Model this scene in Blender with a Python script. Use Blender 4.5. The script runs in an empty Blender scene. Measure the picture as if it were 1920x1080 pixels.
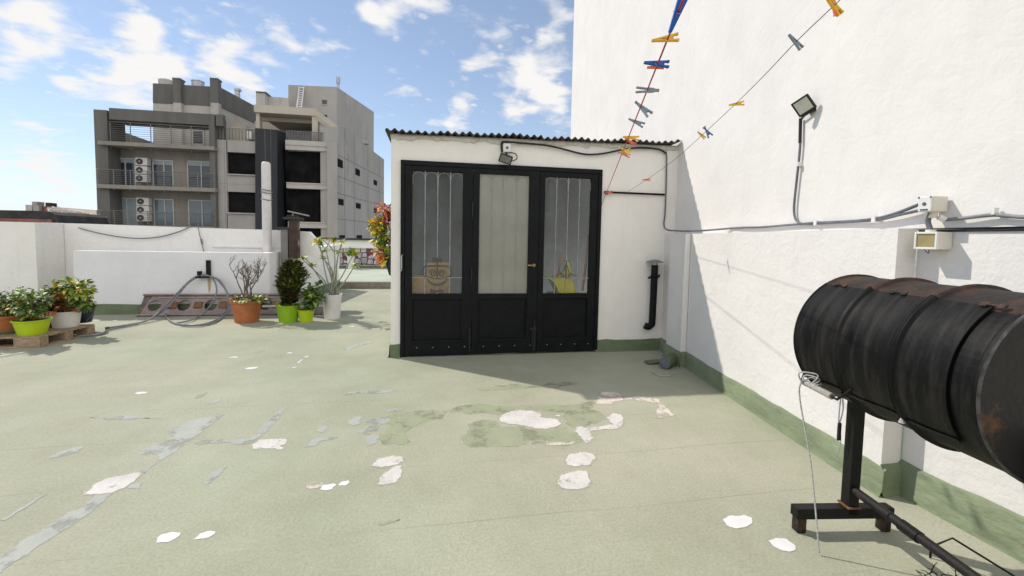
import bpy, math, random
from mathutils import Vector as V
random.seed(7)
S = bpy.context.scene
COL = S.collection
R_ = math.radians

# ------------------------------------------------------------------ camera model (used to read places off the survey photo)
H = 1.4; FPX = 800.0; CX, CY = 960.0, 496.0
th, pt, rl = R_(10), R_(3.44), R_(1.1)
Zv = V((0, 0, 1))
Fh = V((math.sin(th), math.cos(th), 0)); Rh = V((math.cos(th), -math.sin(th), 0))
CF = Fh * math.cos(pt) - Zv * math.sin(pt); U0 = Fh * math.sin(pt) + Zv * math.cos(pt)
CR = Rh * math.cos(rl) + U0 * math.sin(rl); CU = U0 * math.cos(rl) - Rh * math.sin(rl)
C0 = V((0, 0, H))
def ray(x, y): return CF + CR * ((x - CX) / FPX) - CU * ((y - CY) / FPX)
def fl(x, y, z=0.0):
    d = ray(x, y); return C0 + d * ((z - H) / d.z)
def yp(x, y, Y):
    d = ray(x, y); return C0 + d * (Y / d.y)
def pl(x, y, P, n):
    d = ray(x, y); return C0 + d * ((P - C0).dot(n) / d.dot(n))
def dp(x, y, depth): return C0 + ray(x, y) * depth
def proj(P):
    q = V(P) - C0; w = q.dot(CF); return (CX + FPX * q.dot(CR) / w, CY - FPX * q.dot(CU) / w)

# ------------------------------------------------------------------ materials
def nd(nt, t, **k):
    n = nt.nodes.new(t)
    for a, b in k.items(): setattr(n, a, b)
    return n
def c4(c): return (c[0], c[1], c[2], 1)
def mul(c, k): return tuple(min(1, x * k) for x in c)
def mat(name, col, rough=.6, var=.12, scale=5, col2=None, lo=.35, hi=.65, bump=0, bscale=60, metal=0, spec=.4, stretch=(1, 1, 1), bstretch=(1, 1, 1),
        spots=None, spotcol=None, spotscale=30, detail=6):
    m = bpy.data.materials.new(name); m.use_nodes = True; nt = m.node_tree; L = nt.links.new
    b = nt.nodes['Principled BSDF']
    b.inputs['Roughness'].default_value = rough; b.inputs['Metallic'].default_value = metal
    b.inputs['Specular IOR Level'].default_value = spec
    tc = nd(nt, 'ShaderNodeTexCoord'); mp = nd(nt, 'ShaderNodeMapping'); mp.inputs['Scale'].default_value = stretch
    L(tc.outputs['Object'], mp.inputs[0])
    no = nd(nt, 'ShaderNodeTexNoise'); no.inputs['Scale'].default_value = scale; no.inputs['Detail'].default_value = detail; no.inputs['Roughness'].default_value = .65
    L(mp.outputs[0], no.inputs['Vector'])
    cr = nd(nt, 'ShaderNodeValToRGB'); cr.color_ramp.elements[0].position = lo; cr.color_ramp.elements[1].position = hi
    cr.color_ramp.elements[0].color = c4(mul(col, 1 - var)); cr.color_ramp.elements[1].color = c4(col2 if col2 else mul(col, 1 + var))
    L(no.outputs[0], cr.inputs[0]); out = cr.outputs[0]
    if spots is not None:
        n2 = nd(nt, 'ShaderNodeTexNoise'); n2.inputs['Scale'].default_value = spotscale; n2.inputs['Detail'].default_value = 5; n2.inputs['Roughness'].default_value = .7
        L(mp.outputs[0], n2.inputs['Vector'])
        r2 = nd(nt, 'ShaderNodeValToRGB'); r2.color_ramp.elements[0].position = spots; r2.color_ramp.elements[1].position = spots + .06
        L(n2.outputs[0], r2.inputs[0])
        mx = nd(nt, 'ShaderNodeMixRGB'); L(r2.outputs[0], mx.inputs[0]); L(out, mx.inputs[1]); mx.inputs[2].default_value = c4(spotcol); out = mx.outputs[0]
    L(out, b.inputs['Base Color'])
    if bump:
        mb = nd(nt, 'ShaderNodeMapping'); mb.inputs['Scale'].default_value = bstretch; L(tc.outputs['Object'], mb.inputs[0])
        n3 = nd(nt, 'ShaderNodeTexNoise'); n3.inputs['Scale'].default_value = bscale; n3.inputs['Detail'].default_value = 5
        L(mb.outputs[0], n3.inputs['Vector'])
        bp = nd(nt, 'ShaderNodeBump'); bp.inputs['Strength'].default_value = bump; bp.inputs['Distance'].default_value = .02
        L(n3.outputs[0], bp.inputs['Height']); L(bp.outputs[0], b.inputs['Normal'])
    return m

def stucco(name, col, streaks=.25, bump=.35, dirt=(.45, .43, .38)):
    m = mat(name, col, rough=.88, var=.04, scale=1.7, bump=0, spec=.2)
    nt = m.node_tree; L = nt.links.new; b = nt.nodes['Principled BSDF']
    tc = nd(nt, 'ShaderNodeTexCoord')
    mp = nd(nt, 'ShaderNodeMapping'); mp.inputs['Scale'].default_value = (5, 5, .35); L(tc.outputs['Object'], mp.inputs[0])
    no = nd(nt, 'ShaderNodeTexNoise'); no.inputs['Scale'].default_value = 2.2; no.inputs['Detail'].default_value = 7; no.inputs['Roughness'].default_value = .7
    L(mp.outputs[0], no.inputs['Vector'])
    r = nd(nt, 'ShaderNodeValToRGB'); r.color_ramp.elements[0].position = .52; r.color_ramp.elements[1].position = .8
    r.color_ramp.elements[0].color = (0, 0, 0, 1); r.color_ramp.elements[1].color = (streaks,) * 3 + (1,)
    L(no.outputs[0], r.inputs[0])
    src = b.inputs['Base Color'].links[0].from_socket
    mx = nd(nt, 'ShaderNodeMixRGB'); L(r.outputs[0], mx.inputs[0]); L(src, mx.inputs[1]); mx.inputs[2].default_value = c4(dirt)
    L(mx.outputs[0], b.inputs['Base Color'])
    n3 = nd(nt, 'ShaderNodeTexNoise'); n3.inputs['Scale'].default_value = 42; n3.inputs['Detail'].default_value = 5; n3.inputs['Roughness'].default_value = .6
    n4 = nd(nt, 'ShaderNodeTexNoise'); n4.inputs['Scale'].default_value = 7; n4.inputs['Detail'].default_value = 4; n4.inputs['Distortion'].default_value = 1.5
    L(tc.outputs['Object'], n3.inputs['Vector']); L(tc.outputs['Object'], n4.inputs['Vector'])
    ad = nd(nt, 'ShaderNodeMath', operation='MULTIPLY_ADD'); ad.inputs[1].default_value = 2.0; L(n4.outputs[0], ad.inputs[0]); L(n3.outputs[0], ad.inputs[2])
    bp = nd(nt, 'ShaderNodeBump'); bp.inputs['Strength'].default_value = bump; bp.inputs['Distance'].default_value = .02
    L(ad.outputs[0], bp.inputs['Height']); L(bp.outputs[0], b.inputs['Normal'])
    return m

def floor_mat():
    m = mat('green_membrane', (.378, .377, .276), rough=.8, var=.08, scale=.9, col2=(.43, .428, .33), spec=.25, spots=.70, spotcol=(.36, .37, .27), spotscale=9)
    nt = m.node_tree; L = nt.links.new; b = nt.nodes['Principled BSDF']
    tc = nd(nt, 'ShaderNodeTexCoord'); sx = nd(nt, 'ShaderNodeSeparateXYZ')
    # wobbling seams between the rolls
    nw = nd(nt, 'ShaderNodeTexNoise'); nw.inputs['Scale'].default_value = 1.2; nw.inputs['Detail'].default_value = 5; L(tc.outputs['Object'], nw.inputs['Vector'])
    L(tc.outputs['Object'], sx.inputs[0])
    a = nd(nt, 'ShaderNodeMath', operation='MULTIPLY_ADD'); a.inputs[1].default_value = .07; L(nw.outputs[0], a.inputs[0]); L(sx.outputs['Y'], a.inputs[2])
    a2 = nd(nt, 'ShaderNodeMath', operation='MULTIPLY_ADD'); a2.inputs[1].default_value = 1 / .56; a2.inputs[2].default_value = 20.32; L(a.outputs[0], a2.inputs[0])
    fr = nd(nt, 'ShaderNodeMath', operation='FRACT'); L(a2.outputs[0], fr.inputs[0])
    seam = nd(nt, 'ShaderNodeMath', operation='LESS_THAN'); seam.inputs[1].default_value = .014; L(fr.outputs[0], seam.inputs[0])
    nk = nd(nt, 'ShaderNodeTexNoise'); nk.inputs['Scale'].default_value = .8; nk.inputs['Detail'].default_value = 3
    mp2 = nd(nt, 'ShaderNodeMapping'); mp2.inputs['Location'].default_value = (3, 7, 0); L(tc.outputs['Object'], mp2.inputs[0]); L(mp2.outputs[0], nk.inputs['Vector'])
    rk = nd(nt, 'ShaderNodeValToRGB'); rk.color_ramp.elements[0].position = .42; rk.color_ramp.elements[1].position = .62; L(nk.outputs[0], rk.inputs[0])
    sm = nd(nt, 'ShaderNodeMath', operation='MULTIPLY'); L(seam.outputs[0], sm.inputs[0]); L(rk.outputs[0], sm.inputs[1])
    sm2 = nd(nt, 'ShaderNodeMath', operation='MULTIPLY'); sm2.inputs[1].default_value = .55; L(sm.outputs[0], sm2.inputs[0])
    src = b.inputs['Base Color'].links[0].from_socket
    # worn paint: pale grains and darker flecks
    ng = nd(nt, 'ShaderNodeTexNoise'); ng.inputs['Scale'].default_value = 70; ng.inputs['Detail'].default_value = 6; ng.inputs['Roughness'].default_value = .75; L(tc.outputs['Object'], ng.inputs['Vector'])
    rg = nd(nt, 'ShaderNodeValToRGB'); rg.color_ramp.elements[0].position = .38; rg.color_ramp.elements[1].position = .66
    rg.color_ramp.elements[0].color = (.85, .85, .84, 1); rg.color_ramp.elements[1].color = (1.09, 1.09, 1.09, 1); L(ng.outputs[0], rg.inputs[0])
    mg = nd(nt, 'ShaderNodeMixRGB', blend_type='MULTIPLY'); mg.inputs[0].default_value = 1; L(src, mg.inputs[1]); L(rg.outputs[0], mg.inputs[2])
    nb_ = nd(nt, 'ShaderNodeTexNoise'); nb_.inputs['Scale'].default_value = .33; nb_.inputs['Detail'].default_value = 5; nb_.inputs['Roughness'].default_value = .6; L(mp2.outputs[0], nb_.inputs['Vector'])
    rb = nd(nt, 'ShaderNodeValToRGB'); rb.color_ramp.elements[0].position = .38; rb.color_ramp.elements[1].position = .64; rb.color_ramp.elements[0].color = (.93, .98, .94, 1); rb.color_ramp.elements[1].color = (1.05, 1.02, 1.04, 1); L(nb_.outputs[0], rb.inputs[0])
    mg2 = nd(nt, 'ShaderNodeMixRGB', blend_type='MULTIPLY'); mg2.inputs[0].default_value = 1; L(mg.outputs[0], mg2.inputs[1]); L(rb.outputs[0], mg2.inputs[2])
    mx = nd(nt, 'ShaderNodeMixRGB'); L(sm2.outputs[0], mx.inputs[0]); L(mg2.outputs[0], mx.inputs[1]); mx.inputs[2].default_value = (.24, .25, .18, 1)
    L(mx.outputs[0], b.inputs['Base Color'])
    # wrinkles: ridged distorted noise
    n3 = nd(nt, 'ShaderNodeTexNoise'); n3.inputs['Scale'].default_value = 11; n3.inputs['Detail'].default_value = 3; n3.inputs['Distortion'].default_value = 2.2; L(tc.outputs['Object'], n3.inputs['Vector'])
    s1 = nd(nt, 'ShaderNodeMath', operation='SUBTRACT'); s1.inputs[1].default_value = .5; L(n3.outputs[0], s1.inputs[0])
    s2 = nd(nt, 'ShaderNodeMath', operation='ABSOLUTE'); L(s1.outputs[0], s2.inputs[0])
    s3 = nd(nt, 'ShaderNodeMath', operation='LESS_THAN'); s3.inputs[1].default_value = .2
    rr = nd(nt, 'ShaderNodeValToRGB'); rr.color_ramp.elements[0].position = 0; rr.color_ramp.elements[1].position = .07
    rr.color_ramp.elements[0].color = (1, 1, 1, 1); rr.color_ramp.elements[1].color = (0, 0, 0, 1); L(s2.outputs[0], rr.inputs[0])
    n5 = nd(nt, 'ShaderNodeTexNoise'); n5.inputs['Scale'].default_value = 14; n5.inputs['Detail'].default_value = 5; L(tc.outputs['Object'], n5.inputs['Vector'])
    nz = nd(nt, 'ShaderNodeTexNoise'); nz.inputs['Scale'].default_value = 3.4; nz.inputs['Detail'].default_value = 4; L(mp2.outputs[0], nz.inputs['Vector'])
    rz = nd(nt, 'ShaderNodeValToRGB'); rz.color_ramp.elements[0].position = .48; rz.color_ramp.elements[1].position = .68; L(nz.outputs[0], rz.inputs[0])
    mm = nd(nt, 'ShaderNodeMath', operation='MULTIPLY'); L(rr.outputs[0], mm.inputs[0]); L(rz.outputs[0], mm.inputs[1])
    ad = nd(nt, 'ShaderNodeMath', operation='MULTIPLY_ADD'); ad.inputs[1].default_value = 1.1; L(mm.outputs[0], ad.inputs[0]); L(n5.outputs[0], ad.inputs[2])
    ad2 = nd(nt, 'ShaderNodeMath', operation='MULTIPLY_ADD'); ad2.inputs[1].default_value = .8; L(sm.outputs[0], ad2.inputs[0]); L(ad.outputs[0], ad2.inputs[2])
    bp = nd(nt, 'ShaderNodeBump'); bp.inputs['Strength'].default_value = .20; bp.inputs['Distance'].default_value = .02
    L(ad2.outputs[0], bp.inputs['Height']); L(bp.outputs[0], b.inputs['Normal'])
    return m

def glass_mat(name, tint, dif, fac, rough=.12, ribs=0):
    m = bpy.data.materials.new(name); m.use_nodes = True; nt = m.node_tree; L = nt.links.new
    b = nt.nodes['Principled BSDF']; b.inputs['Base Color'].default_value = c4(dif); b.inputs['Roughness'].default_value = rough
    tr = nd(nt, 'ShaderNodeBsdfTransparent'); tr.inputs[0].default_value = c4(tint)
    mx = nd(nt, 'ShaderNodeMixShader')
    tc = nd(nt, 'ShaderNodeTexCoord'); no = nd(nt, 'ShaderNodeTexNoise'); no.inputs['Scale'].default_value = 3; no.inputs['Detail'].default_value = 5
    L(tc.outputs['Object'], no.inputs['Vector'])
    mr = nd(nt, 'ShaderNodeMapRange'); mr.inputs[3].default_value = fac - .10; mr.inputs[4].default_value = fac + .10; mr.inputs[1].default_value = .3; mr.inputs[2].default_value = .7
    L(no.outputs[0], mr.inputs[0]); L(mr.outputs[0], mx.inputs[0])
    L(tr.outputs[0], mx.inputs[1]); L(b.outputs[0], mx.inputs[2]); L(mx.outputs[0], nt.nodes['Material Output'].inputs[0])
    if ribs:
        n3 = nd(nt, 'ShaderNodeTexNoise'); n3.inputs['Scale'].default_value = 60; mp = nd(nt, 'ShaderNodeMapping'); mp.inputs['Scale'].default_value = (1, 1, .1)
        L(tc.outputs['Object'], mp.inputs[0]); L(mp.outputs[0], n3.inputs['Vector'])
        bp = nd(nt, 'ShaderNodeBump'); bp.inputs['Strength'].default_value = ribs; bp.inputs['Distance'].default_value = .01; L(n3.outputs[0], bp.inputs['Height']); L(bp.outputs[0], b.inputs['Normal'])
    return m

M = {}
M['floor'] = floor_mat()
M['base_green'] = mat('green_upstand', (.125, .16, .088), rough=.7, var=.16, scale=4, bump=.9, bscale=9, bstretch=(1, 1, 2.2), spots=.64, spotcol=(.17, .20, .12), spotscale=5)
M['base_green_sunlit'] = mat('sunny_green_upstand', (.195, .232, .138), rough=.7, var=.16, scale=4, bump=.9, bscale=9, bstretch=(1, 1, 2.2), spots=.64, spotcol=(.27, .31, .19), spotscale=5)  # lighter copy of the green upstand, sunlight put into the colour
M['white'] = stucco('white_stucco', (.785, .75, .72), streaks=.11, bump=.12)
M['white_rough'] = stucco('rough_white_stucco', (.78, .745, .715), streaks=.15, bump=.18)
M['white_hut'] = stucco('hut_white_paint', (.83, .80, .755), streaks=.14, bump=.14)
M['white_shade'] = stucco('shade_toned_white', (.80, .80, .82), streaks=.10, bump=.14)  # low wall face: white greyed and cooled, its shade put into the colour
M['white_cream'] = stucco('cream_white_paint', (.86, .84, .805), streaks=.22, bump=.2, dirt=(.5, .45, .38))
M['patch_white'] = mat('white_patch', (.61, .58, .555), rough=.8, var=.10, scale=6, spots=.58, spotcol=(.50, .455, .42), spotscale=8, bump=.3, bscale=30)
M['patch_bright'] = mat('bright_patch', (.72, .71, .70), rough=.8, var=.05, scale=7)
M['fringe'] = mat('patch_fringe', (.53, .49, .40), rough=.85, var=.1, scale=12)
M['fringe_green'] = mat('stain_fringe', (.425, .425, .31), rough=.85, var=.06, scale=12)
M['patch_pink'] = mat('pinkish_patch', (.64, .57, .50), rough=.85, var=.08, scale=9, spots=.60, spotcol=(.50, .45, .36), spotscale=11, bump=.3, bscale=30)
M['patch_grey'] = mat('grey_patch', (.375, .39, .355), rough=.7, var=.08, scale=5, bump=.15, bscale=40, spots=.64, spotcol=(.44, .44, .35), spotscale=9)
M['patch_green'] = mat('dark_green_patch', (.305, .325, .215), rough=.75, var=.09, scale=5, bump=.15, bscale=40, spots=.62, spotcol=(.40, .41, .29), spotscale=8)
def worn(m, lo, hi, sc):
    nt = m.node_tree; L = nt.links.new; b = nt.nodes['Principled BSDF']; tc = nd(nt, 'ShaderNodeTexCoord')
    n1_ = nd(nt, 'ShaderNodeTexNoise'); n1_.inputs['Scale'].default_value = sc; n1_.inputs['Detail'].default_value = 7; n1_.inputs['Roughness'].default_value = .68; L(tc.outputs['Object'], n1_.inputs['Vector'])
    r_ = nd(nt, 'ShaderNodeMapRange'); r_.inputs[1].default_value = lo; r_.inputs[2].default_value = hi; L(n1_.outputs[0], r_.inputs[0])
    tr = nd(nt, 'ShaderNodeBsdfTransparent'); mx = nd(nt, 'ShaderNodeMixShader'); L(r_.outputs[0], mx.inputs[0]); L(tr.outputs[0], mx.inputs[1]); L(b.outputs[0], mx.inputs[2]); L(mx.outputs[0], nt.nodes['Material Output'].inputs[0])
worn(M['patch_grey'], .33, .50, 6); worn(M['patch_green'], .26, .46, 5); worn(M['fringe'], .40, .60, 9); worn(M['fringe_green'], .40, .62, 9); worn(M['patch_white'], .30, .42, 9); worn(M['patch_pink'], .38, .52, 8)
M['black_paint'] = mat('black_paint', (.005, .006, .007), rough=.5, var=.3, scale=8, bump=.12, bscale=35, spec=.18, spots=.74, spotcol=(.05, .045, .04), spotscale=40)
M['black_plastic'] = mat('black_plastic', (.015, .015, .017), rough=.45, var=.2)
M['pane'] = glass_mat('frosted_pane', (.95, .96, .97), (.20, .23, .255), .13, .16, .25)
M['pane_film'] = glass_mat('filmed_pane', (.5, .48, .42), (.30, .295, .255), .92, .25, .12)
M['pane_clear'] = glass_mat('clear_pane', (.55, .58, .6), (.3, .3, .3), .35, .1)
M['grille'] = mat('grille_grey', (.30, .31, .32), rough=.6, var=.2, scale=30)
M['grille_soft'] = mat('grille_soft', (.42, .41, .36), rough=.7, var=.2, scale=20)
M['grille_dark'] = mat('grille_dark', (.09, .10, .11), rough=.6, var=.2, scale=30)
M['brass'] = mat('brass', (.55, .38, .16), rough=.3, metal=.9)
M['roof_edge'] = mat('mossy_shaded_roof_edge', (.085, .08, .07), rough=.9, var=.5, scale=9, bump=.3)  # moss-dark edge and underside, with the shade there mixed into the colour
M['asbestos'] = mat('corrugated_grey', (.30, .29, .27), rough=.85, var=.25, scale=8, bump=.2, spots=.6, spotcol=(.12, .12, .10), spotscale=12)
M['mortar'] = mat('mortar', (.55, .52, .46), rough=.9, var=.15, scale=14, bump=.6, bscale=30)
M['cable_black'] = mat('black_cable', (.012, .012, .014), rough=.5, var=.2)
M['cable_grey'] = mat('grey_conduit', (.13, .14, .16), rough=.45, var=.25, scale=12)
M['cable_lgrey'] = mat('light_grey_conduit', (.20, .205, .22), rough=.5, var=.2, scale=12)
M['hose'] = mat('grey_hose', (.21, .22, .24), rough=.32, var=.2, scale=14)
M['beige_plastic'] = mat('beige_plastic', (.70, .66, .56), rough=.5, var=.05, spots=.68, spotcol=(.5, .45, .36), spotscale=14)
M['white_plastic'] = mat('white_plastic', (.76, .75, .72), rough=.45, var=.04)
M['tan_window'] = mat('smoked_window', (.34, .27, .13), rough=.15, var=.12, scale=10)
M['lamp_dim'] = mat('lamp_dim', (.16, .16, .14), rough=.15, var=.2, scale=20)
M['lamp_glass'] = mat('lamp_glass', (.50, .50, .42), rough=.15, var=.08, scale=10)
M['barrel'] = mat('barrel_black', (.005, .005, .005), rough=.55, var=.3, scale=2.6, stretch=(1.3, 11, 1.3), lo=.46, hi=.76, col2=(.030, .027, .024), bump=.14, bscale=18, spec=.17, spots=.71, spotcol=(.075, .07, .065), spotscale=16)
M['barrel_rust'] = mat('rusty_shell', (.020, .013, .010), rough=.7, var=.45, scale=6, lo=.45, hi=.78, col2=(.095, .038, .017), bump=.3, bscale=40, spots=.62, spotcol=(.03, .022, .02), spotscale=13)
M['barrel_end'] = mat('rusty_end', (.012, .011, .010), rough=.65, var=.3, scale=3, lo=.49, hi=.60, col2=(.19, .07, .016), bump=.2, bscale=40)
M['barrel_rim'] = mat('worn_rim', (.025, .023, .021), rough=.5, var=.45, scale=16, col2=(.075, .07, .067), metal=.1, bump=.2)
M['steel_black'] = mat('blackened_steel', (.008, .0075, .007), rough=.55, var=.35, scale=14, spec=.25, spots=.66, spotcol=(.10, .05, .025), spotscale=18, bump=.15)
M['rust'] = mat('rust', (.12, .05, .02), rough=.85, var=.4, scale=14, bump=.3, col2=(.24, .11, .045))
M['rust_dark'] = mat('dark_rust', (.014, .010, .008), rough=.65, var=.4, scale=11, lo=.50, hi=.74, col2=(.12, .055, .028), bump=.2)
M['wood_grey'] = mat('weathered_wood', (.34, .31, .28), rough=.8, var=.25, scale=10, stretch=(1, 8, 8))
M['wood'] = mat('pallet_wood', (.34, .235, .15), rough=.85, var=.35, scale=5, stretch=(2, 9, 9), bump=.3, bscale=30, col2=(.46, .34, .22))
M['block_brown'] = mat('brown_block', (.22, .10, .045), rough=.8, var=.3, scale=9)
M['rope'] = mat('rope', (.42, .41, .39), rough=.9, var=.35, scale=90)
M['plank'] = mat('rusty_beam', (.30, .235, .22), rough=.75, var=.2, scale=4, col2=(.36, .29, .27), bump=.15, spots=.62, spotcol=(.24, .13, .07), spotscale=9)
M['terracotta'] = mat('terracotta', (.42, .145, .055), rough=.75, var=.15, scale=7, spots=.66, spotcol=(.45, .28, .18), spotscale=9)
M['lime'] = mat('lime_plastic', (.42, .56, .012), rough=.38, var=.07, scale=5, spots=.72, spotcol=(.3, .36, .1), spotscale=10)
M['lime2'] = mat('green_plastic', (.25, .45, .015), rough=.4, var=.08, scale=5)
M['pot_white'] = mat('white_pot', (.70, .67, .66), rough=.6, var=.08, scale=6, spots=.66, spotcol=(.42, .36, .30), spotscale=9)
M['pot_blue'] = mat('dark_blue_pot', (.008, .022, .032), rough=.35, var=.2)
M['saucer'] = mat('pale_green_saucer', (.26, .36, .20), rough=.5, var=.1)
M['soil'] = mat('soil', (.03, .022, .015), rough=.95, var=.4, scale=30, bump=.6)
M['stem'] = mat('grey_stem', (.17, .14, .115), rough=.85, var=.3, scale=20)
M['stem_pale'] = mat('pale_stem', (.30, .31, .24), rough=.7, var=.25, scale=20)
def leafm(name, col, v=.25):
    m = mat(name, col, rough=.5, var=v, scale=14)
    b = m.node_tree.nodes['Principled BSDF']
    return m
M['leaf'] = leafm('leaf_green', (.125, .215, .04)); M['leaf_dark'] = leafm('leaf_dark', (.065, .125, .03)); M['leaf_lime'] = leafm('leaf_lime', (.34, .42, .045))
M['leaf_olive'] = leafm('leaf_olive', (.075, .095, .018)); M['leaf_brown'] = leafm('leaf_brown', (.075, .05, .02))
M['leaf_yellow'] = leafm('leaf_yellow', (.80, .56, .03)); M['leaf_orange'] = leafm('leaf_orange', (.62, .17, .025)); M['leaf_red'] = leafm('leaf_red', (.45, .018, .06))
M['leaf_moss'] = leafm('leaf_moss', (.15, .175, .025)); M['leaf_pale'] = leafm('leaf_pale', (.33, .38, .20)); M['leaf_rust'] = leafm('leaf_rust', (.36, .085, .03))
M['pin_blue'] = mat('blue_plastic', (.006, .085, .38), rough=.35, var=.1); M['pin_yellow'] = mat('yellow_plastic', (.78, .42, .02), rough=.35, var=.1)
M['pin_grey'] = mat('grey_plastic', (.22, .26, .30), rough=.4, var=.15, scale=30); M['pin_red'] = mat('coral_plastic', (.78, .14, .07), rough=.35, var=.1)
M['pin_slate'] = mat('slate_blue_plastic', (.09, .17, .32), rough=.4, var=.15); M['pin_pink'] = mat('pink_plastic', (.75, .16, .24), rough=.35, var=.1); M['pin_lemon'] = mat('lemon_plastic', (.75, .62, .03), rough=.35, var=.1)
M['line_red'] = mat('red_line', (.38, .03, .03), rough=.6, var=.35, scale=50); M['line_grey'] = mat('grey_line', (.07, .07, .07), rough=.6, var=.3, scale=50)
M['bldg_dark'] = mat('dark_grey_render', (.150, .146, .134), rough=.9, var=.13, scale=1.3, spec=.2, stretch=(1, 1, .15)); M['bldg_taupe'] = mat('taupe_render', (.285, .262, .222), rough=.9, var=.13, scale=1.3, spec=.2, stretch=(1, 1, .15))
M['concrete'] = mat('fair_concrete', (.395, .376, .35), rough=.9, var=.10, scale=.7, spec=.2, spots=.60, spotcol=(.32, .30, .27), spotscale=.9, stretch=(1, 1, .35))
M['concrete_l'] = mat('light_concrete', (.49, .46, .42), rough=.9, var=.08, scale=.8, spec=.2, spots=.62, spotcol=(.41, .375, .33), spotscale=1.2, stretch=(1, 1, .35))
M['beam_conc'] = mat('beige_concrete', (.52, .47, .39), rough=.9, var=.08, scale=.8, spec=.2)
M['joint'] = mat('joint', (.24, .22, .20), rough=.9)
M['netting'] = mat('black_netting', (.010, .010, .011), rough=.85, var=.5, scale=1.2, spec=.1); M['clad'] = mat('charcoal_cladding', (.022, .024, .028), rough=.55, var=.2, scale=.8, stretch=(2, 2, .2))
M['win_dark'] = mat('dark_glazing', (.03, .048, .066), rough=.06, var=.3, scale=.6, spec=.6)
M['win_sky'] = mat('blue_glazing', (.14, .185, .21), rough=.08, var=.2, scale=.5, spec=.6)
M['curtain'] = mat('pale_blind', (.30, .36, .38), rough=.5, var=.12, scale=3, stretch=(5, 5, .3), spec=.6)
M['frame'] = mat('white_frame', (.55, .55, .53), rough=.5, var=.05); M['rail'] = mat('rail_grey', (.21, .205, .195), rough=.5, metal=.3)
M['ac'] = mat('ac_casing', (.62, .61, .58), rough=.5, var=.04); M['ac_dark'] = mat('ac_fan', (.05, .045, .04), rough=.6)
M['galv'] = mat('galvanised', (.42, .44, .46), rough=.4, metal=.5, var=.15)
M['brick'] = mat('brick_red', (.25, .11, .085), rough=.9, var=.25, scale=3); M['rubble'] = mat('pale_rubble', (.50, .43, .36), rough=.95, var=.25, scale=1.5)
M['tarp'] = mat('dark_roofing', (.045, .043, .042), rough=.9, var=.4, scale=1.5)
M['card'] = mat('cardboard', (.66, .46, .21), rough=.85, var=.1); M['yellow'] = mat('bright_yellow', (.92, .78, .01), rough=.4, var=.05); M['tool_wood'] = mat('tool_handle', (.52, .30, .16), rough=.7, var=.15)
M['ground'] = mat('city_ground', (.30, .285, .26), rough=.95, var=.3, scale=.05)
M['terrace'] = mat('pale_green_terrace', (.47, .50, .40), rough=.85, var=.1, scale=1.2)
M['tile'] = None
def tile_mat():
    m = mat('hex_tiles', (.42, .41, .44), rough=.4, var=.05)
    nt = m.node_tree; L = nt.links.new; b = nt.nodes['Principled BSDF']
    tc = nd(nt, 'ShaderNodeTexCoord'); vo = nd(nt, 'ShaderNodeTexVoronoi', feature='DISTANCE_TO_EDGE'); vo.inputs['Scale'].default_value = 4.6; vo.inputs['Randomness'].default_value = .35
    L(tc.outputs['Object'], vo.inputs['Vector'])
    r = nd(nt, 'ShaderNodeValToRGB'); r.color_ramp.interpolation = 'CONSTANT'
    r.color_ramp.elements[0].color = (.13, .04, .035, 1); r.color_ramp.elements[1].position = .09; r.color_ramp.elements[1].color = (.55, .53, .56, 1)
    e = r.color_ramp.elements.new(.17); e.color = (.36, .33, .38, 1)
    L(vo.outputs[0], r.inputs[0]); L(r.outputs[0], b.inputs['Base Color'])
    return m
M['tile'] = tile_mat()

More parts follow.
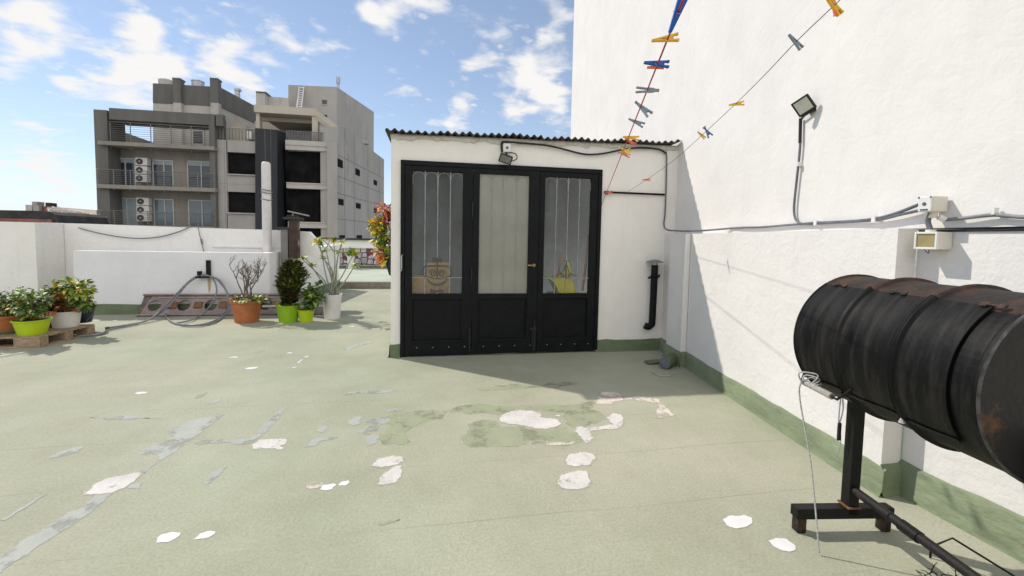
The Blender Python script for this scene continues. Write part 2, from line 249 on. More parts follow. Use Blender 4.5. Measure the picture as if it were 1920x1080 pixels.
# ------------------------------------------------------------------ mesh builder
class MB:
    def __init__(s): s.v = []; s.f = []; s.mi = []; s.sm = []; s.gr = []; s.g = 0
    def add(s, vs, fs, mi=0, smooth=False):
        o = len(s.v); s.v += [V(p) for p in vs]
        for f in fs: s.f.append([i + o for i in f]); s.mi.append(mi); s.sm.append(smooth); s.gr.append(s.g)
    def obox(s, c, ax, mi=0):       # centre, three half-axes
        s.g += 1; c = V(c); a, b, d = [V(x) for x in ax]
        vs = [c + a * i + b * j + d * k for i in (-1, 1) for j in (-1, 1) for k in (-1, 1)]
        s.add(vs, [(0, 1, 3, 2), (4, 6, 7, 5), (0, 4, 5, 1), (2, 3, 7, 6), (0, 2, 6, 4), (1, 5, 7, 3)], mi)
    def box(s, p, q, mi=0):
        p, q = V(p), V(q); c = (p + q) / 2; h = (q - p) / 2
        s.obox(c, [(abs(h.x), 0, 0), (0, abs(h.y), 0), (0, 0, abs(h.z))], mi)
    def prism(s, poly, vec, mi=0, mi_side=None):
        s.g += 1; n = len(poly); vec = V(vec); a = [V(p) for p in poly]; b = [p + vec for p in a]
        s.add(a + b, [tuple(range(n)), tuple(range(2 * n - 1, n - 1, -1))], mi)
        s.add(a + b, [(i, n + i, n + (i + 1) % n, (i + 1) % n) for i in range(n)], mi if mi_side is None else mi_side)
    def tube(s, pts, r, n=8, mi=0, cap=True):
        s.g += 1; pts = [V(p) for p in pts]; rs = r if isinstance(r, (list, tuple)) else [r] * len(pts)
        ts = []
        for i in range(len(pts)):
            t = pts[min(i + 1, len(pts) - 1)] - pts[max(i - 1, 0)]
            ts.append(t.normalized() if t.length > 1e-9 else V((0, 0, 1)))
        u = ts[0].orthogonal().normalized(); vs = []
        for i, p in enumerate(pts):
            u = (u - ts[i] * u.dot(ts[i]));  u = u.normalized() if u.length > 1e-6 else ts[i].orthogonal().normalized()
            w = ts[i].cross(u)
            vs += [p + (u * math.cos(2 * math.pi * k / n) + w * math.sin(2 * math.pi * k / n)) * rs[i] for k in range(n)]
        fs = [(i * n + k, i * n + (k + 1) % n, (i + 1) * n + (k + 1) % n, (i + 1) * n + k) for i in range(len(pts) - 1) for k in range(n)]
        s.add(vs, fs, mi, True)
        if cap: s.add(vs[:n], [tuple(range(n - 1, -1, -1))], mi); s.add(vs[-n:], [tuple(range(n))], mi)
    def lathe(s, prof, c=(0, 0, 0), n=28, axis=None, mi=0, mis=None, smooth=True):
        s.g += 1; c = V(c); a = V(axis).normalized() if axis is not None else V((0, 0, 1))
        u = a.orthogonal().normalized(); w = a.cross(u); vs = []
        for r, z in prof: vs += [c + a * z + (u * math.cos(2 * math.pi * k / n) + w * math.sin(2 * math.pi * k / n)) * max(r, 1e-4) for k in range(n)]
        for i in range(len(prof) - 1):
            fs = [(k, (k + 1) % n, n + (k + 1) % n, n + k) for k in range(n)]
            s.add(vs[i * n:(i + 2) * n], fs, mis[i] if mis else mi, smooth)
    def grid(s, fn, nu, nv, mi=0, smooth=True):
        vs = [fn(i / nu, j / nv) for i in range(nu + 1) for j in range(nv + 1)]
        s.add(vs, [(i * (nv + 1) + j, (i + 1) * (nv + 1) + j, (i + 1) * (nv + 1) + j + 1, i * (nv + 1) + j + 1) for i in range(nu) for j in range(nv)], mi, smooth)
    def leaf(s, p, d, l, w, mi=0, curl=.25, up=None):
        p = V(p); d = V(d).normalized(); side = d.cross(V((random.uniform(-.4, .4), random.uniform(-.4, .4), 1)) if up is None else V(up))
        side = side.normalized() if side.length > 1e-4 else d.orthogonal().normalized(); nn = side.cross(d)
        a = p; m1 = p + d * l * .5 + nn * l * .08; t = p + d * l - nn * l * curl
        ll = p + d * l * .45 + side * w * .5 + nn * w * .18; rr = p + d * l * .45 - side * w * .5 + nn * w * .18
        l2 = p + d * l * .78 + side * w * .33 - nn * l * curl * .4; r2 = p + d * l * .78 - side * w * .33 - nn * l * curl * .4
        m2 = p + d * l * .78 - nn * l * curl * .35 - nn * w * .06
        s.add([a, ll, m1, rr, l2, m2, r2, t], [(0, 2, 1), (0, 3, 2), (1, 2, 5, 4), (2, 3, 6, 5), (4, 5, 7), (5, 6, 7)], mi, True)
    def build_each(s, name, mats, parent=None, bevel=0):
        out = []
        for g in sorted(set(s.gr)):
            b = MB(); idx = {}
            for f, mi, sm, gg in zip(s.f, s.mi, s.sm, s.gr):
                if gg != g: continue
                for i in f:
                    if i not in idx: idx[i] = len(b.v); b.v.append(s.v[i])
                b.f.append([idx[i] for i in f]); b.mi.append(mi); b.sm.append(sm); b.gr.append(0)
            out.append(b.build(name, mats, parent, bevel))
        return out[0]
    def build(s, name, mats, parent=None, bevel=0, weld=False):
        org = ORG.get(parent.name, V((0, 0, 0))) if parent else V((0, 0, 0))
        me = bpy.data.meshes.new(name); me.from_pydata([tuple(p - org) for p in s.v], [], s.f)
        if not isinstance(mats, (list, tuple)): mats = [mats]
        for m in mats: me.materials.append(M[m] if isinstance(m, str) else m)
        me.polygons.foreach_set('material_index', s.mi); me.polygons.foreach_set('use_smooth', s.sm); me.update()
        o = bpy.data.objects.new(name, me); COL.objects.link(o)
        if parent: o.parent = parent; ORG[o.name] = org
        if bevel:
            b = o.modifiers.new('bevel', 'BEVEL'); b.width = bevel; b.segments = 2; b.limit_method = 'ANGLE'; b.angle_limit = R_(40)
        return o
ORG = {}
def thing(name, label, cat, loc=(0, 0, 0), group=None):
    o = bpy.data.objects.new(name, None); o.empty_display_size = .1; o.location = loc; COL.objects.link(o); ORG[o.name] = V(loc)
    return tag(o, label, cat, group)
def tag(o, label, cat, group=None):
    o['label'] = label; o['category'] = cat
    if group: o['group'] = group
    return o
def struct(o): o['kind'] = 'structure'; return o
def arc(f, n, a=0., b=1.): return [f(a + (b - a) * i / n) for i in range(n + 1)]
def smooth_path(pts, n=8):
    pts = [V(p) for p in pts]; out = []
    for i in range(len(pts) - 1):
        p0 = pts[max(i - 1, 0)]; p1 = pts[i]; p2 = pts[i + 1]; p3 = pts[min(i + 2, len(pts) - 1)]
        for k in range(n):
            t = k / n
            out.append(.5 * ((2 * p1) + (p2 - p0) * t + (2 * p0 - 5 * p1 + 4 * p2 - p3) * t * t + (3 * p1 - p0 - 3 * p2 + p3) * t ** 3))
    out.append(pts[-1]); return out

# ================================================================== SETTING: roof deck
YH = 5.047                                            # plane of the hut front
b = MB(); b.add([(-9, -7, 0), (6, -7, 0), (6, 11.85, 0), (-9, 11.85, 0)], [(0, 1, 2, 3)])
floor = struct(b.build('floor', 'floor'))
b = MB(); b.box((-9, -7, -.4), (6, 11.83, -.004)); struct(b.build('roof_slab', 'concrete'))
b = MB(); b.add([(-3000, -3000, -14), (3000, -3000, -14), (3000, 3000, -14), (-3000, 3000, -14)], [(0, 1, 2, 3)])
struct(b.build('ground', 'ground'))

def blob(pts, sub=3, jit=.16):
    P = [fl(x, y) for x, y in pts]; out = []
    P = [q for i in range(len(P)) for q in (P[i] * .91 + P[(i + 1) % len(P)] * .09, P[i] * .09 + P[(i + 1) % len(P)] * .91)]; n = len(P)
    def frac(a, c, lev):
        if lev == 0 or (c - a).length < .009: return [a]
        d = c - a; m = (a + c) / 2 + V((-d.y, d.x, 0)) * random.uniform(-jit, jit) * 2.0 + d * random.uniform(-.12, .12)
        return frac(a, m, lev - 1) + frac(m, c, lev - 1)
    for i in range(n): out += frac(P[i], P[(i + 1) % n], 3)
    return out
zc = [.0012]
def patch(pts, m, name='repair_patch', sub=4, jit=.13):
    zc[0] += .00002
    poly = [p + V((0, 0, zc[0])) for p in blob(pts, sub, jit)]
    c = sum(poly, V()) / len(poly)
    b = MB(); n = len(poly)
    b.add(poly, [tuple(range(n))]); ms = [m]
    if m in ('patch_white', 'patch_green', 'patch_pink'):
        k = .011 if m != 'patch_green' else .008; ar = sum((poly[i].x * poly[(i + 1) % n].y - poly[(i + 1) % n].x * poly[i].y) for i in range(n)); sg = 1 if ar > 0 else -1; out = []
        for i in range(n):
            d = poly[(i + 1) % n] - poly[i - 1]; d = V((d.y, -d.x, 0)) * sg; out.append(poly[i] + d.normalized() * k * random.uniform(.1, 1.6))
        b.add(poly + out, [(i, (i + 1) % n, n + (i + 1) % n, n + i) for i in range(n)], 1); ms = [m, 'fringe_green' if m == 'patch_green' else 'fringe']
    o = b.build(name, ms, floor)
    return o
DG = [[(712, 786), (740, 772), (800, 769), (838, 771), (830, 785), (800, 790), (772, 800), (768, 832), (716, 834), (712, 815), (738, 800)],
      [(866, 820), (880, 795), (905, 787), (932, 790), (938, 801), (1000, 806), (1060, 801), (1086, 815), (1092, 829), (985, 832), (930, 837), (890, 839), (870, 833)],
      [(838, 771), (870, 760), (900, 757), (930, 762), (1060, 760), (1118, 752), (1085, 771), (1000, 768), (905, 775)],
      [(1056, 779), (1082, 767), (1122, 771), (1134, 784), (1090, 801), (1062, 796)],
      [(895, 728), (960, 720), (1060, 716), (1092, 720), (1000, 727), (902, 733)],
      [(365, 748), (372, 740), (388, 736), (384, 741)], [(478, 660), (494, 656), (496, 658), (482, 662)], [(710, 981), (735, 977), (752, 974), (736, 980), (714, 985)]]
GR = [[(258, 851), (275, 840), (300, 831), (322, 819), (313, 810), (345, 795), (372, 785), (425, 777), (395, 797), (362, 822), (340, 838), (300, 866), (293, 852)],
      [(-60, 1120), (0, 1045), (40, 1015), (90, 985), (130, 960), (165, 950), (160, 944), (180, 928), (212, 925), (190, 945), (150, 975), (100, 1007), (50, 1042), (0, 1075)],
      [(255, 890), (268, 880), (290, 868), (297, 866), (272, 888)], [(238, 916), (246, 908), (268, 905), (262, 917)],
      [(360, 833), (384, 824), (410, 822), (428, 826), (468, 823), (482, 810), (505, 785), (522, 771), (537, 765), (528, 778), (508, 800), (488, 818), (474, 831), (440, 834), (420, 829), (376, 835)],
      [(650, 792), (665, 782), (680, 780), (676, 795), (660, 799)], [(680, 789), (712, 782), (732, 784), (722, 795), (700, 796)], [(668, 811), (690, 798), (711, 797), (708, 808), (690, 816)],
      [(684, 821), (700, 815), (712, 820), (705, 832), (688, 837)], [(568, 839), (583, 824), (603, 820), (640, 820), (600, 827), (590, 837)], [(590, 809), (605, 799), (616, 796), (606, 812)],
      [(88, 859), (110, 848), (150, 836), (158, 837), (140, 850), (110, 858)], [(640, 742), (660, 734), (720, 732), (745, 729), (735, 735), (700, 738)],
      [(718, 771), (740, 766), (760, 767), (735, 773)], [(384, 912), (392, 893), (410, 880), (428, 874), (410, 892), (395, 905)], [(386, 760), (400, 752), (416, 746), (410, 754)],
      [(0, 976), (30, 957), (70, 934), (92, 926), (60, 945), (10, 976)], [(162, 783), (240, 780), (310, 786), (240, 787)], [(640, 655), (690, 640), (700, 642), (655, 657)]]
PK = [[(1116, 757), (1125, 736), (1150, 735), (1168, 743), (1170, 750), (1146, 758)],
      [(1166, 749), (1210, 744), (1236, 749), (1246, 762), (1266, 779), (1227, 784), (1232, 769), (1238, 764), (1224, 754), (1190, 751)],
      [(984, 832), (1000, 828), (1015, 826), (1040, 830), (1078, 829), (1072, 832), (1020, 834)], [(574, 914), (580, 907), (600, 905), (604, 908), (596, 915), (580, 917)]]
WH = [[(160, 926), (178, 908), (200, 897), (240, 890), (260, 886), (262, 892), (236, 914), (210, 924), (185, 927)],
      [(471, 842), (485, 825), (510, 824), (536, 823), (537, 831), (524, 836), (530, 843)],
      [(292, 1018), (300, 1004), (322, 998), (340, 999), (333, 1008), (315, 1017)], [(362, 1013), (375, 1001), (392, 996), (405, 997), (394, 1007), (375, 1011)],
      [(600, 918), (606, 910), (625, 907), (631, 909), (622, 918), (608, 920)], [(634, 911), (640, 904), (654, 901), (656, 905), (648, 911)],
      [(696, 874), (708, 860), (735, 856), (755, 857), (757, 866), (742, 872), (715, 876)], [(709, 909), (712, 897), (728, 884), (742, 874), (753, 873), (754, 885), (742, 905), (722, 909)],
      [(1060, 862), (1070, 851), (1090, 848), (1110, 851), (1117, 860), (1105, 872), (1080, 875), (1064, 872)], [(1044, 903), (1052, 892), (1070, 886), (1098, 884), (1103, 892), (1103, 912), (1085, 918), (1058, 917)],
      [(935, 788), (948, 775), (970, 769), (1000, 771), (1014, 776), (1012, 783), (1040, 785), (1053, 795), (1040, 801), (1005, 804), (985, 798), (955, 795)],
      [(1084, 800), (1098, 803), (1130, 799), (1152, 797), (1136, 783), (1150, 775), (1165, 778), (1169, 792), (1160, 803), (1110, 807), (1106, 815), (1109, 828), (1098, 832), (1090, 820), (1080, 810)],
      [(1355, 975), (1365, 968), (1395, 966), (1411, 972), (1405, 986), (1380, 992), (1362, 985)], [(1440, 1014), (1455, 1009), (1475, 1011), (1490, 1022), (1492, 1032), (1470, 1034), (1452, 1026)],
      [(251, 738), (262, 735), (276, 735), (274, 738), (258, 740)], [(428, 671), (436, 669), (447, 669), (444, 671)], [(458, 692), (468, 689), (484, 688), (480, 691), (466, 693)],
      [(534, 663), (541, 661), (549, 661), (546, 663)], [(556, 681), (563, 675), (570, 674), (562, 680)], [(568, 670), (580, 667), (577, 670)], [(540, 690), (556, 688), (552, 690)],
      [(650, 613), (664, 611), (662, 613)], [(172, 601), (188, 599), (188, 601)], [(209, 602), (219, 600), (219, 602)], [(246, 601), (259, 599), (259, 601)], [(1040, 780), (1050, 778), (1049, 781)]]
for q in DG: patch(q, 'patch_green', 'paint_stain', 5, .10)
for q in GR: patch(q, 'patch_grey', 'paint_stain', 4, .08)
for q in PK: patch(q, 'patch_pink', 'repair_patch', 4, .07)
for i, q in enumerate(WH): patch(q, 'patch_bright' if i in (2, 3, 4, 5, 12, 13) or i > 13 else 'patch_white', 'repair_patch', 6, .07)

# ================================================================== right side wall
KW = .1274
def wx(y): return 2.474 + KW * (y - 1.934)            # face of the thick lower wall
WD = V((KW, 1, 0)).normalized(); WN = V((-1, KW, 0)).normalized()
YE = 12.7
side = thing('side_wall', 'tall white stucco wall with a thicker lower part running along the right of the roof', 'wall', (wx(1.934), 1.934, 0))
def wslab(name, o0, o1, y0, y1, z0, z1, m, nseg=1, parent=side):
    b = MB(); b.prism([(wx(y0) + o0, y0, z0), (wx(y1) + o0, y1, z0), (wx(y1) + o1, y1, z0), (wx(y0) + o1, y0, z0)], (0, 0, z1 - z0)); return b.build(name, m, parent)
UP = .13
# upper wall, subdivided sheet with a thickness
Pv = V((wx(1.934) + UP, 1.934, 0)); Pa = V((wx(2.52) + UP, 2.52, 0)); Pn = V((2.712, -3.0, 0)); Pb = Pv + (Pn - Pv).normalized() * (Pa - Pv).length
line = [V((wx(YE) + UP, YE, 0))] + [Pa * (1 - t) ** 2 + Pv * 2 * t * (1 - t) + Pb * t * t for t in [k / 16 for k in range(17)]] + [Pn]
b = MB(); n = len(line); ofs = V((.35, 0, 0))
b.add([p + Zv * 1.501 for p in line] + [p + Zv * 12 for p in line], [(i, i + 1, n + i + 1, n + i) for i in range(n - 1)], 0, True)
b.add([p + Zv * 1.501 for p in line] + [p + ofs + Zv * 1.501 for p in line], [(i, i + 1, n + i + 1, n + i) for i in range(n - 1)])
b.add([p + ofs + Zv * 1.501 for p in line] + [p + ofs + Zv * 12 for p in line], [(i, i + 1, n + i + 1, n + i) for i in range(n - 1)])
b.add([p + Zv * 12 for p in line] + [p + ofs + Zv * 12 for p in line], [(i, i + 1, n + i + 1, n + i) for i in range(n - 1)])
for p in (line[0], line[-1]): b.add([p + Zv * 1.501, p + ofs + Zv * 1.501, p + ofs + Zv * 12, p + Zv * 12], [(0, 1, 2, 3)])
b.build('upper_wall', 'white', side)
# thick lower wall with sloped top
b = MB()
b.prism([(wx(1.934), 1.934, -.05), (wx(1.934), 1.934, 1.497), (wx(1.934) + UP - .003, 1.934, 1.497), (wx(1.934) + UP - .003, 1.934, -.05)], (KW * 3.113, 3.113, 0)); b.build('lower_wall', 'white_rough', side)
# recessed stretch near the viewer
b = MB(); r0, r1 = V((2.612, 1.934, 0)), V((2.72, -3.0, 0))
b.prism([r0, r1, r1 + V((.4, 0, 0)), r0 + V((.4, 0, 0))], (0, 0, 1.478)); b.build('lower_wall', 'white_rough', side)
# pier
y0, y1 = 4.33, 4.74
b = MB(); b.prism([(wx(y0) - .07, y0, -.05), (wx(y1) - .07, y1, -.05), (wx(y1) - .002, y1, -.05), (wx(y0) - .002, y0, -.05)], (0, 0, 1.545)); b.build('pier', 'white_rough', side, bevel=.012)
# green upstand of the membrane: follows the wall in plan
b = MB()
def upstand(b, a, c, h, t, n):
    b.g += 1; a, c, n = V(a), V(c), V(n); L = max(2, int((c - a).length / .12))
    hs = [h + random.uniform(-.008, .008) for _ in range(L + 1)]
    P = [a + (c - a) * (i / L) for i in range(L + 1)]
    vs = []
    for i, p in enumerate(P): vs += [p + n * t * 2.2, p + n * t * 1.25 + Zv * .035, p + n * t + Zv * (hs[i] - .012), p + n * .002 + Zv * hs[i]]
    b.add(vs, [(4 * i + k, 4 * i + 4 + k, 4 * i + 5 + k, 4 * i + 1 + k) for i in range(L) for k in range(3)], 0, True)
hb = .165
upstand(b, (wx(1.934) , 1.90, 0), (wx(4.32), 4.32, 0), hb, .018, WN)
upstand(b, (wx(4.30) - .07, 4.30, 0), (wx(4.76) - .07, 4.76, 0), hb, .016, WN)
upstand(b, (wx(4.33) - .09, 4.33, 0), (wx(4.33) + .02, 4.33, 0), hb, .016, (0, -1, 0))
upstand(b, (wx(4.74), 4.74, 0), (wx(5.1), 5.1, 0), hb, .016, WN)
upstand(b, (wx(1.934) - .012, 1.934, 0), (2.64, 1.934, 0), hb + .008, .016, (0, -1, 0))
upstand(b, (2.612, 1.934, 0), (2.72, -3.0, 0), .19, .018, (-1, 0, 0))
b.build_each('green_upstand', 'base_green_sunlit', side)
# dark gap over the recessed stretch
b = MB(); b.prism([(2.604, 1.93, 1.479), (2.711, -3, 1.479), (2.73, -3, 1.479), (2.63, 1.93, 1.479)], (0, 0, .012)); b.build('gap_strip', 'cable_black', side)

# ================================================================== hut
X0, X1 = -.52, wx(YH) + .01
def hx(px, py): p = yp(px, py, YH); return p.x, p.z
dL, dR, dT = -.412, 1.992, 2.268
hut = thing('utility_hut', 'small white utility hut with a corrugated roof against the tall right wall', 'hut', (0, YH, 0))
zl, zr = 2.545, 2.60
b = MB()
def topz(x): return zl + (zr - zl) * (x - X0) / (X1 - X0)
T = .15
def front(x0, x1, z0):
    n = max(1, int((x1 - x0) / .12)); pts = [(x0, YH, z0), (x1, YH, z0)]
    for i in range(n, -1, -1):
        x = x0 + (x1 - x0) * i / n; pts.append((x, YH, topz(x) + random.uniform(-.006, .006)))
    b.prism(pts, (0, T, 0))
front(X0, dL, -.03); front(dR, X1 - .002, -.03); front(dL, dR, dT)
b.prism([(X1 - .001, YH + .001, 1.46), (X1 + UP + .03, YH + .001, 1.46), (X1 + UP + .03, YH + .001, topz(X1) - .004), (X1 - .001, YH + .001, topz(X1) - .004)], (0, T - .002, 0))
b.build('front_wall', 'white_hut', hut)
b = MB(); b.box((X0, YH + T, -.03), (X0 + T, 7.3, 1.05)); b.box((X0, YH + T, 2.05), (X0 + T, 7.3, 2.5)); b.box((X0, YH + T, 1.05), (X0 + T, 5.35, 2.05)); b.box((X0, 6.9, 1.05), (X0 + T, 7.3, 2.05)); b.build('end_wall', 'white_hut', hut)
b = MB(); yw0, yw1 = 5.35, 6.9
for q in (((X0 + .03, yw0, 1.05), (X0 + .07, yw0 + .04, 2.05)), ((X0 + .03, yw1 - .04, 1.05), (X0 + .07, yw1, 2.05)), ((X0 + .03, yw0 + .04, 1.05), (X0 + .07, yw1 - .04, 1.09)), ((X0 + .03, yw0 + .04, 2.01), (X0 + .07, yw1 - .04, 2.05))): b.box(*q)
w_ = b.build('window', 'black_paint', hut)  # added window, out of view, letting sun into the hut
b = MB(); b.box((X0 + .045, yw0 + .041, 1.091), (X0 + .05, yw1 - .041, 2.009)); b.build('pane', 'pane_clear', w_)
b = MB(); b.box((X0 + T, 7.15, -.03), (3.2, 7.3, 2.5)); b.build('rear_wall', 'white_hut', hut)
# mortar fillet under the roof waves
b = MB(); n = 90; vs = []
for i in range(n + 1):
    x = X0 - .005 + (X1 + UP - X0) * i / n; h = .022 + .02 * abs(math.sin(i * .35)) + random.uniform(0, .016) + (.012 if random.random() < .2 else 0)
    vs += [(x, YH - .012, topz(x) - h), (x, YH - .022, topz(x) - h * .4), (x, YH - .014, topz(x) + .012), (x, YH + .02, topz(x) + .012)]
b.add(vs, [(4 * i + k, 4 * i + 4 + k, 4 * i + 5 + k, 4 * i + 1 + k) for i in range(n) for k in range(3)], 0, True); b.build('mortar_fillet', 'mortar', hut)
# corrugated roof
b = MB(); xr0, xr1 = X0 - .055, wx(YH) + UP - .02; nu = 480
def roof(u, v, off=0):
    x = xr0 + (xr1 - xr0) * u; y = YH - .10 + 2.5 * v
    ov = 0 if int(u * 3.99) % 2 == 0 else .009
    z = topz(x) + .028 + .0145 * math.sin(2 * math.pi * (x - xr0) / .083) + ov - .03 * v - off
    if v < .02: z += .006 * math.sin(x * 9) + .004 * math.sin(x * 23)
    if u > .965: z += (u - .965) / .035 * .035 * (1 - v)
    x2 = min(x, wx(y) + UP - .008)
    return V((x2, y, z))
b.grid(lambda u, v: roof(u, v), nu, 6); b.grid(lambda u, v: roof(u, v, .008), nu, 6, 1)
ed = []
for i in range(nu + 1): ed += [roof(i / nu, 0), roof(i / nu, 0, .008)]
b.add(ed, [(2 * i, 2 * i + 1, 2 * i + 3, 2 * i + 2) for i in range(nu)], 1); b.build('roof', ['asbestos', 'roof_edge'], hut)
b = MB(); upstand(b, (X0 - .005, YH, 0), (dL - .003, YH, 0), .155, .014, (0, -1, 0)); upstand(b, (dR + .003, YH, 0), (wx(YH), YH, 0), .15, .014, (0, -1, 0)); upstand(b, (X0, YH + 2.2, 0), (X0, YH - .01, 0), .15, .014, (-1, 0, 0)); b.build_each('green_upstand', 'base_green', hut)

# door set ------------------------------------------------
YD = YH - .012
fr = MB()
fr.box((dL, YD - .02, dT - .055), (dR, YD + .07, dT)); fr.box((dL, YD - .02, .012), (dL + .045, YD + .07, dT - .055)); fr.box((dR - .045, YD - .02, .03), (dR, YD + .07, dT - .055))
fo = fr.build('door_frame', 'black_paint', hut, bevel=.004)
xs = [(dL + .048, .408), (.412, 1.206), (1.21, dR - .048)]
gx = [(hx(773, 430)[0], hx(867, 430)[0]), (hx(898, 430)[0], hx(990, 430)[0]), (hx(1020, 430)[0], hx(1105, 430)[0])]
gz0, gz1 = hx(940, 550)[1], hx(940, 328)[1]
pz0, pz1 = .19, gz0 - .06
doors = []
for k in range(3):
    (a, c), (g0, g1) = xs[k], gx[k]
    d = MB(); zt = dT - .057; z0 = .02 if k else .014; y0_, y1_ = YD - .012 - (.006 if k == 1 else 0), YD + .035
    d.box((a, y0_, z0), (g0, y1_, zt)); d.box((g1, y0_, z0), (c, y1_, zt)); d.box((g0, y0_, gz1), (g1, y1_, zt)); d.box((g0, y0_, pz1), (g1, y1_, gz0)); d.box((g0, y0_, z0), (g1, y1_, pz0))
    do = d.build('door', 'black_paint', hut, bevel=.003); doors.append(do)
    do['label'] = ['left black door leaf with scrollwork and boxes behind its glass', 'middle black door leaf with beige filmed glass and brass lever', 'right black door leaf with something yellow behind its glass'][k]
    d = MB(); d.box((g0 + .002, y0_ + .026, pz0 + .002), (g1 - .002, y1_ - .006, pz1 - .002))
    # raised moulding round the sunk panel and the sill under the glass
    d.build('lower_panel', 'black_paint', do)
    d = MB(); w = .028
    d.box((g0 - .01, y0_ - .008, pz1 - .004), (g1 + .01, y0_ + .024, pz1 + w)); d.box((g0 - .004, y0_ - .007, pz0 - w), (g1 + .004, y0_ + .024, pz0 + .004))
    d.box((g0 - .012, y0_ - .004, pz0 + .006), (g0 + .008, y0_ + .024, pz1 - .006)); d.box((g1 - .008, y0_ - .004, pz0 + .006), (g1 + .012, y0_ + .024, pz1 - .006)); d.build('moulding', 'black_paint', do, bevel=.006)
    d = MB(); yg = YD + .008; d.box((g0 - .003, yg, gz0 - .003), (g1 + .003, yg + .005, gz1 + .003)); d.build('pane', 'pane_film' if k == 1 else 'pane', do)
    # grille
    d = MB(); yr = yg - .008; w4 = (g1 - g0) / 4; zb = hx(940, 521)[1]
    for j in range(1, 4): d.tube([(g0 + w4 * j, yr, gz0), (g0 + w4 * j, yr, gz1)],   .0022 if k == 1 else .0062, 6)
    for j in range(4):
        cx = g0 + w4 * (j + .5); rr = w4 * .46
        d.tube([(cx + rr * math.cos(t), yr, gz1 - rr - .008 + rr * math.sin(t)) for t in [math.pi * i / 12 for i in range(13)]], .0035, 5)
        d.tube([(cx - rr, yr, gz1 - rr - .008), (g0 + w4 * j + .004, yr, gz1 - rr * 2.2)], .003, 5); d.tube([(cx + rr, yr, gz1 - rr - .008), (g0 + w4 * (j + 1) - .004, yr, gz1 - rr * 2.2)], .003, 5)
    if k != 1: d.tube([(g0, yr - .004, zb), (g1, yr - .004, zb)], .006, 6)
    d.build('grille', 'grille_soft' if k == 1 else 'grille', do)
    if k != 1:
        d = MB(); cx = g0 + w4 * 2; y_ = yr - .006
        def spiral(cx, cz, r, s, tn=1.6, a0=0): return [(cx + s * r * (1 - t * .8) * math.cos(a0 + t * tn * 2 * math.pi), y_, cz + r * (1 - t * .8) * math.sin(a0 + t * tn * 2 * math.pi)) for t in [i / 26 for i in range(27)]]
        if k == 0:
            for s in (-1, 1):
                d.tube([(cx, y_, zb - .01), (cx + s * .06, y_, zb + .0), (cx + s * .15, y_, zb + .02), (cx + s * .165, y_, zb + .075), (cx + s * .15, y_, zb + .125), (cx + s * .09, y_, zb + .142), (cx, y_, zb + .142)], .007, 6)
                d.tube(spiral(cx + s * .05, zb + .055, .045, s), .006, 6); d.tube(spiral(cx + s * .035, zb + .215, .026, s, 1.2, 3.4), .0055, 6)
            d.tube([(cx + .11 * math.cos(t), y_, zb - .005 + .075 * math.sin(t)) for t in [math.pi + math.pi * i / 14 for i in range(15)]], [.006 + .008 * math.sin(math.pi * i / 14) for i in range(15)], 6)
            d.tube([(cx, y_, zb), (cx, y_, zb + .24)], .008, 6)
            d.tube([(cx - .06, y_, gz0 + .055), (cx - .07, y_, gz0 + .03), (cx - .02, y_, gz0 + .03), (cx + .04, y_, gz0 + .035), (cx + .07, y_, gz0 + .015)], .013, 6)
        else:
            for s in (-1, 1):
                d.tube([(cx + s * .01, y_, zb + .16), (cx + s * .03, y_, zb + .09), (cx + s * .10, y_, zb + .03), (cx + s * .13, y_, zb + .05)], .005, 6); d.tube(spiral(cx + s * .045, zb + .035, .026, s), .005, 6)
                d.lathe([(.0, -.01), (.012, 0), (.0, .01)], (cx + s * .03, y_, zb + .215), 8)
            d.tube([(cx, y_, zb), (cx, y_, zb + .22)], .006, 6)
        d.build('scrollwork', 'grille_dark', do)
    if k == 1:
        d = MB(); z_ = hx(985, 497)[1]; xk = hx(1000, 497)[0]
        d.tube([(xk, y0_, z_), (xk, y0_ - .045, z_), (xk - .085, y0_ - .05, z_ + .002)], .009, 8); d.lathe([(.0, 0), (.02, 0), (.02, .008), (0, .008)], (xk, y0_ - .008, z_), 12, axis=(0, 1, 0)); d.build('lever_handle', 'brass', do)
        d = MB(); d.box((1.15, y0_ - .014, .04), (1.19, y0_ - .002, .34)); d.box((1.12, y0_ - .02, .30), (1.2, y0_ - .004, .325)); d.tube([(1.17, y0_ - .02, .03), (1.17, y0_ - .02, .40)], .008); d.build('foot_bolt', 'black_plastic', do)
        d = MB(); d.box((.395, y0_ - .012, 1.66), (.412, y0_ - .001, 1.8)); d.tube([(.405, y0_ - .014, 1.64), (.405, y0_ - .014, 1.82)], .009); d.tube([(.405, y0_ - .014, .9), (.405, y0_ - .014, 1.04)], .009); d.tube([(.39, y0_ - .014, .09), (.39, y0_ - .014, .34)], .012); d.build_each('hinge', 'black_plastic', do)
    if k == 0:
        d = MB(); xh, zh = hx(754, 490); d.tube(smooth_path([(xh + .01, y0_, zh + .07), (xh, y0_ - .05, zh + .06), (xh, y0_ - .055, zh - .08), (xh - .01, y0_, zh - .11)], 5), .008, 7); d.build('pull_handle', 'galv', do)
    d = MB()
    for t in (.18, .42, .66, .9): d.lathe([(.0, -.004), (.006, 0), (.0, .002)], (a + (c - a) * t, y0_ - .001, .11), 8, axis=(0, 1, 0))
    d.build_each('screw', 'galv', do)

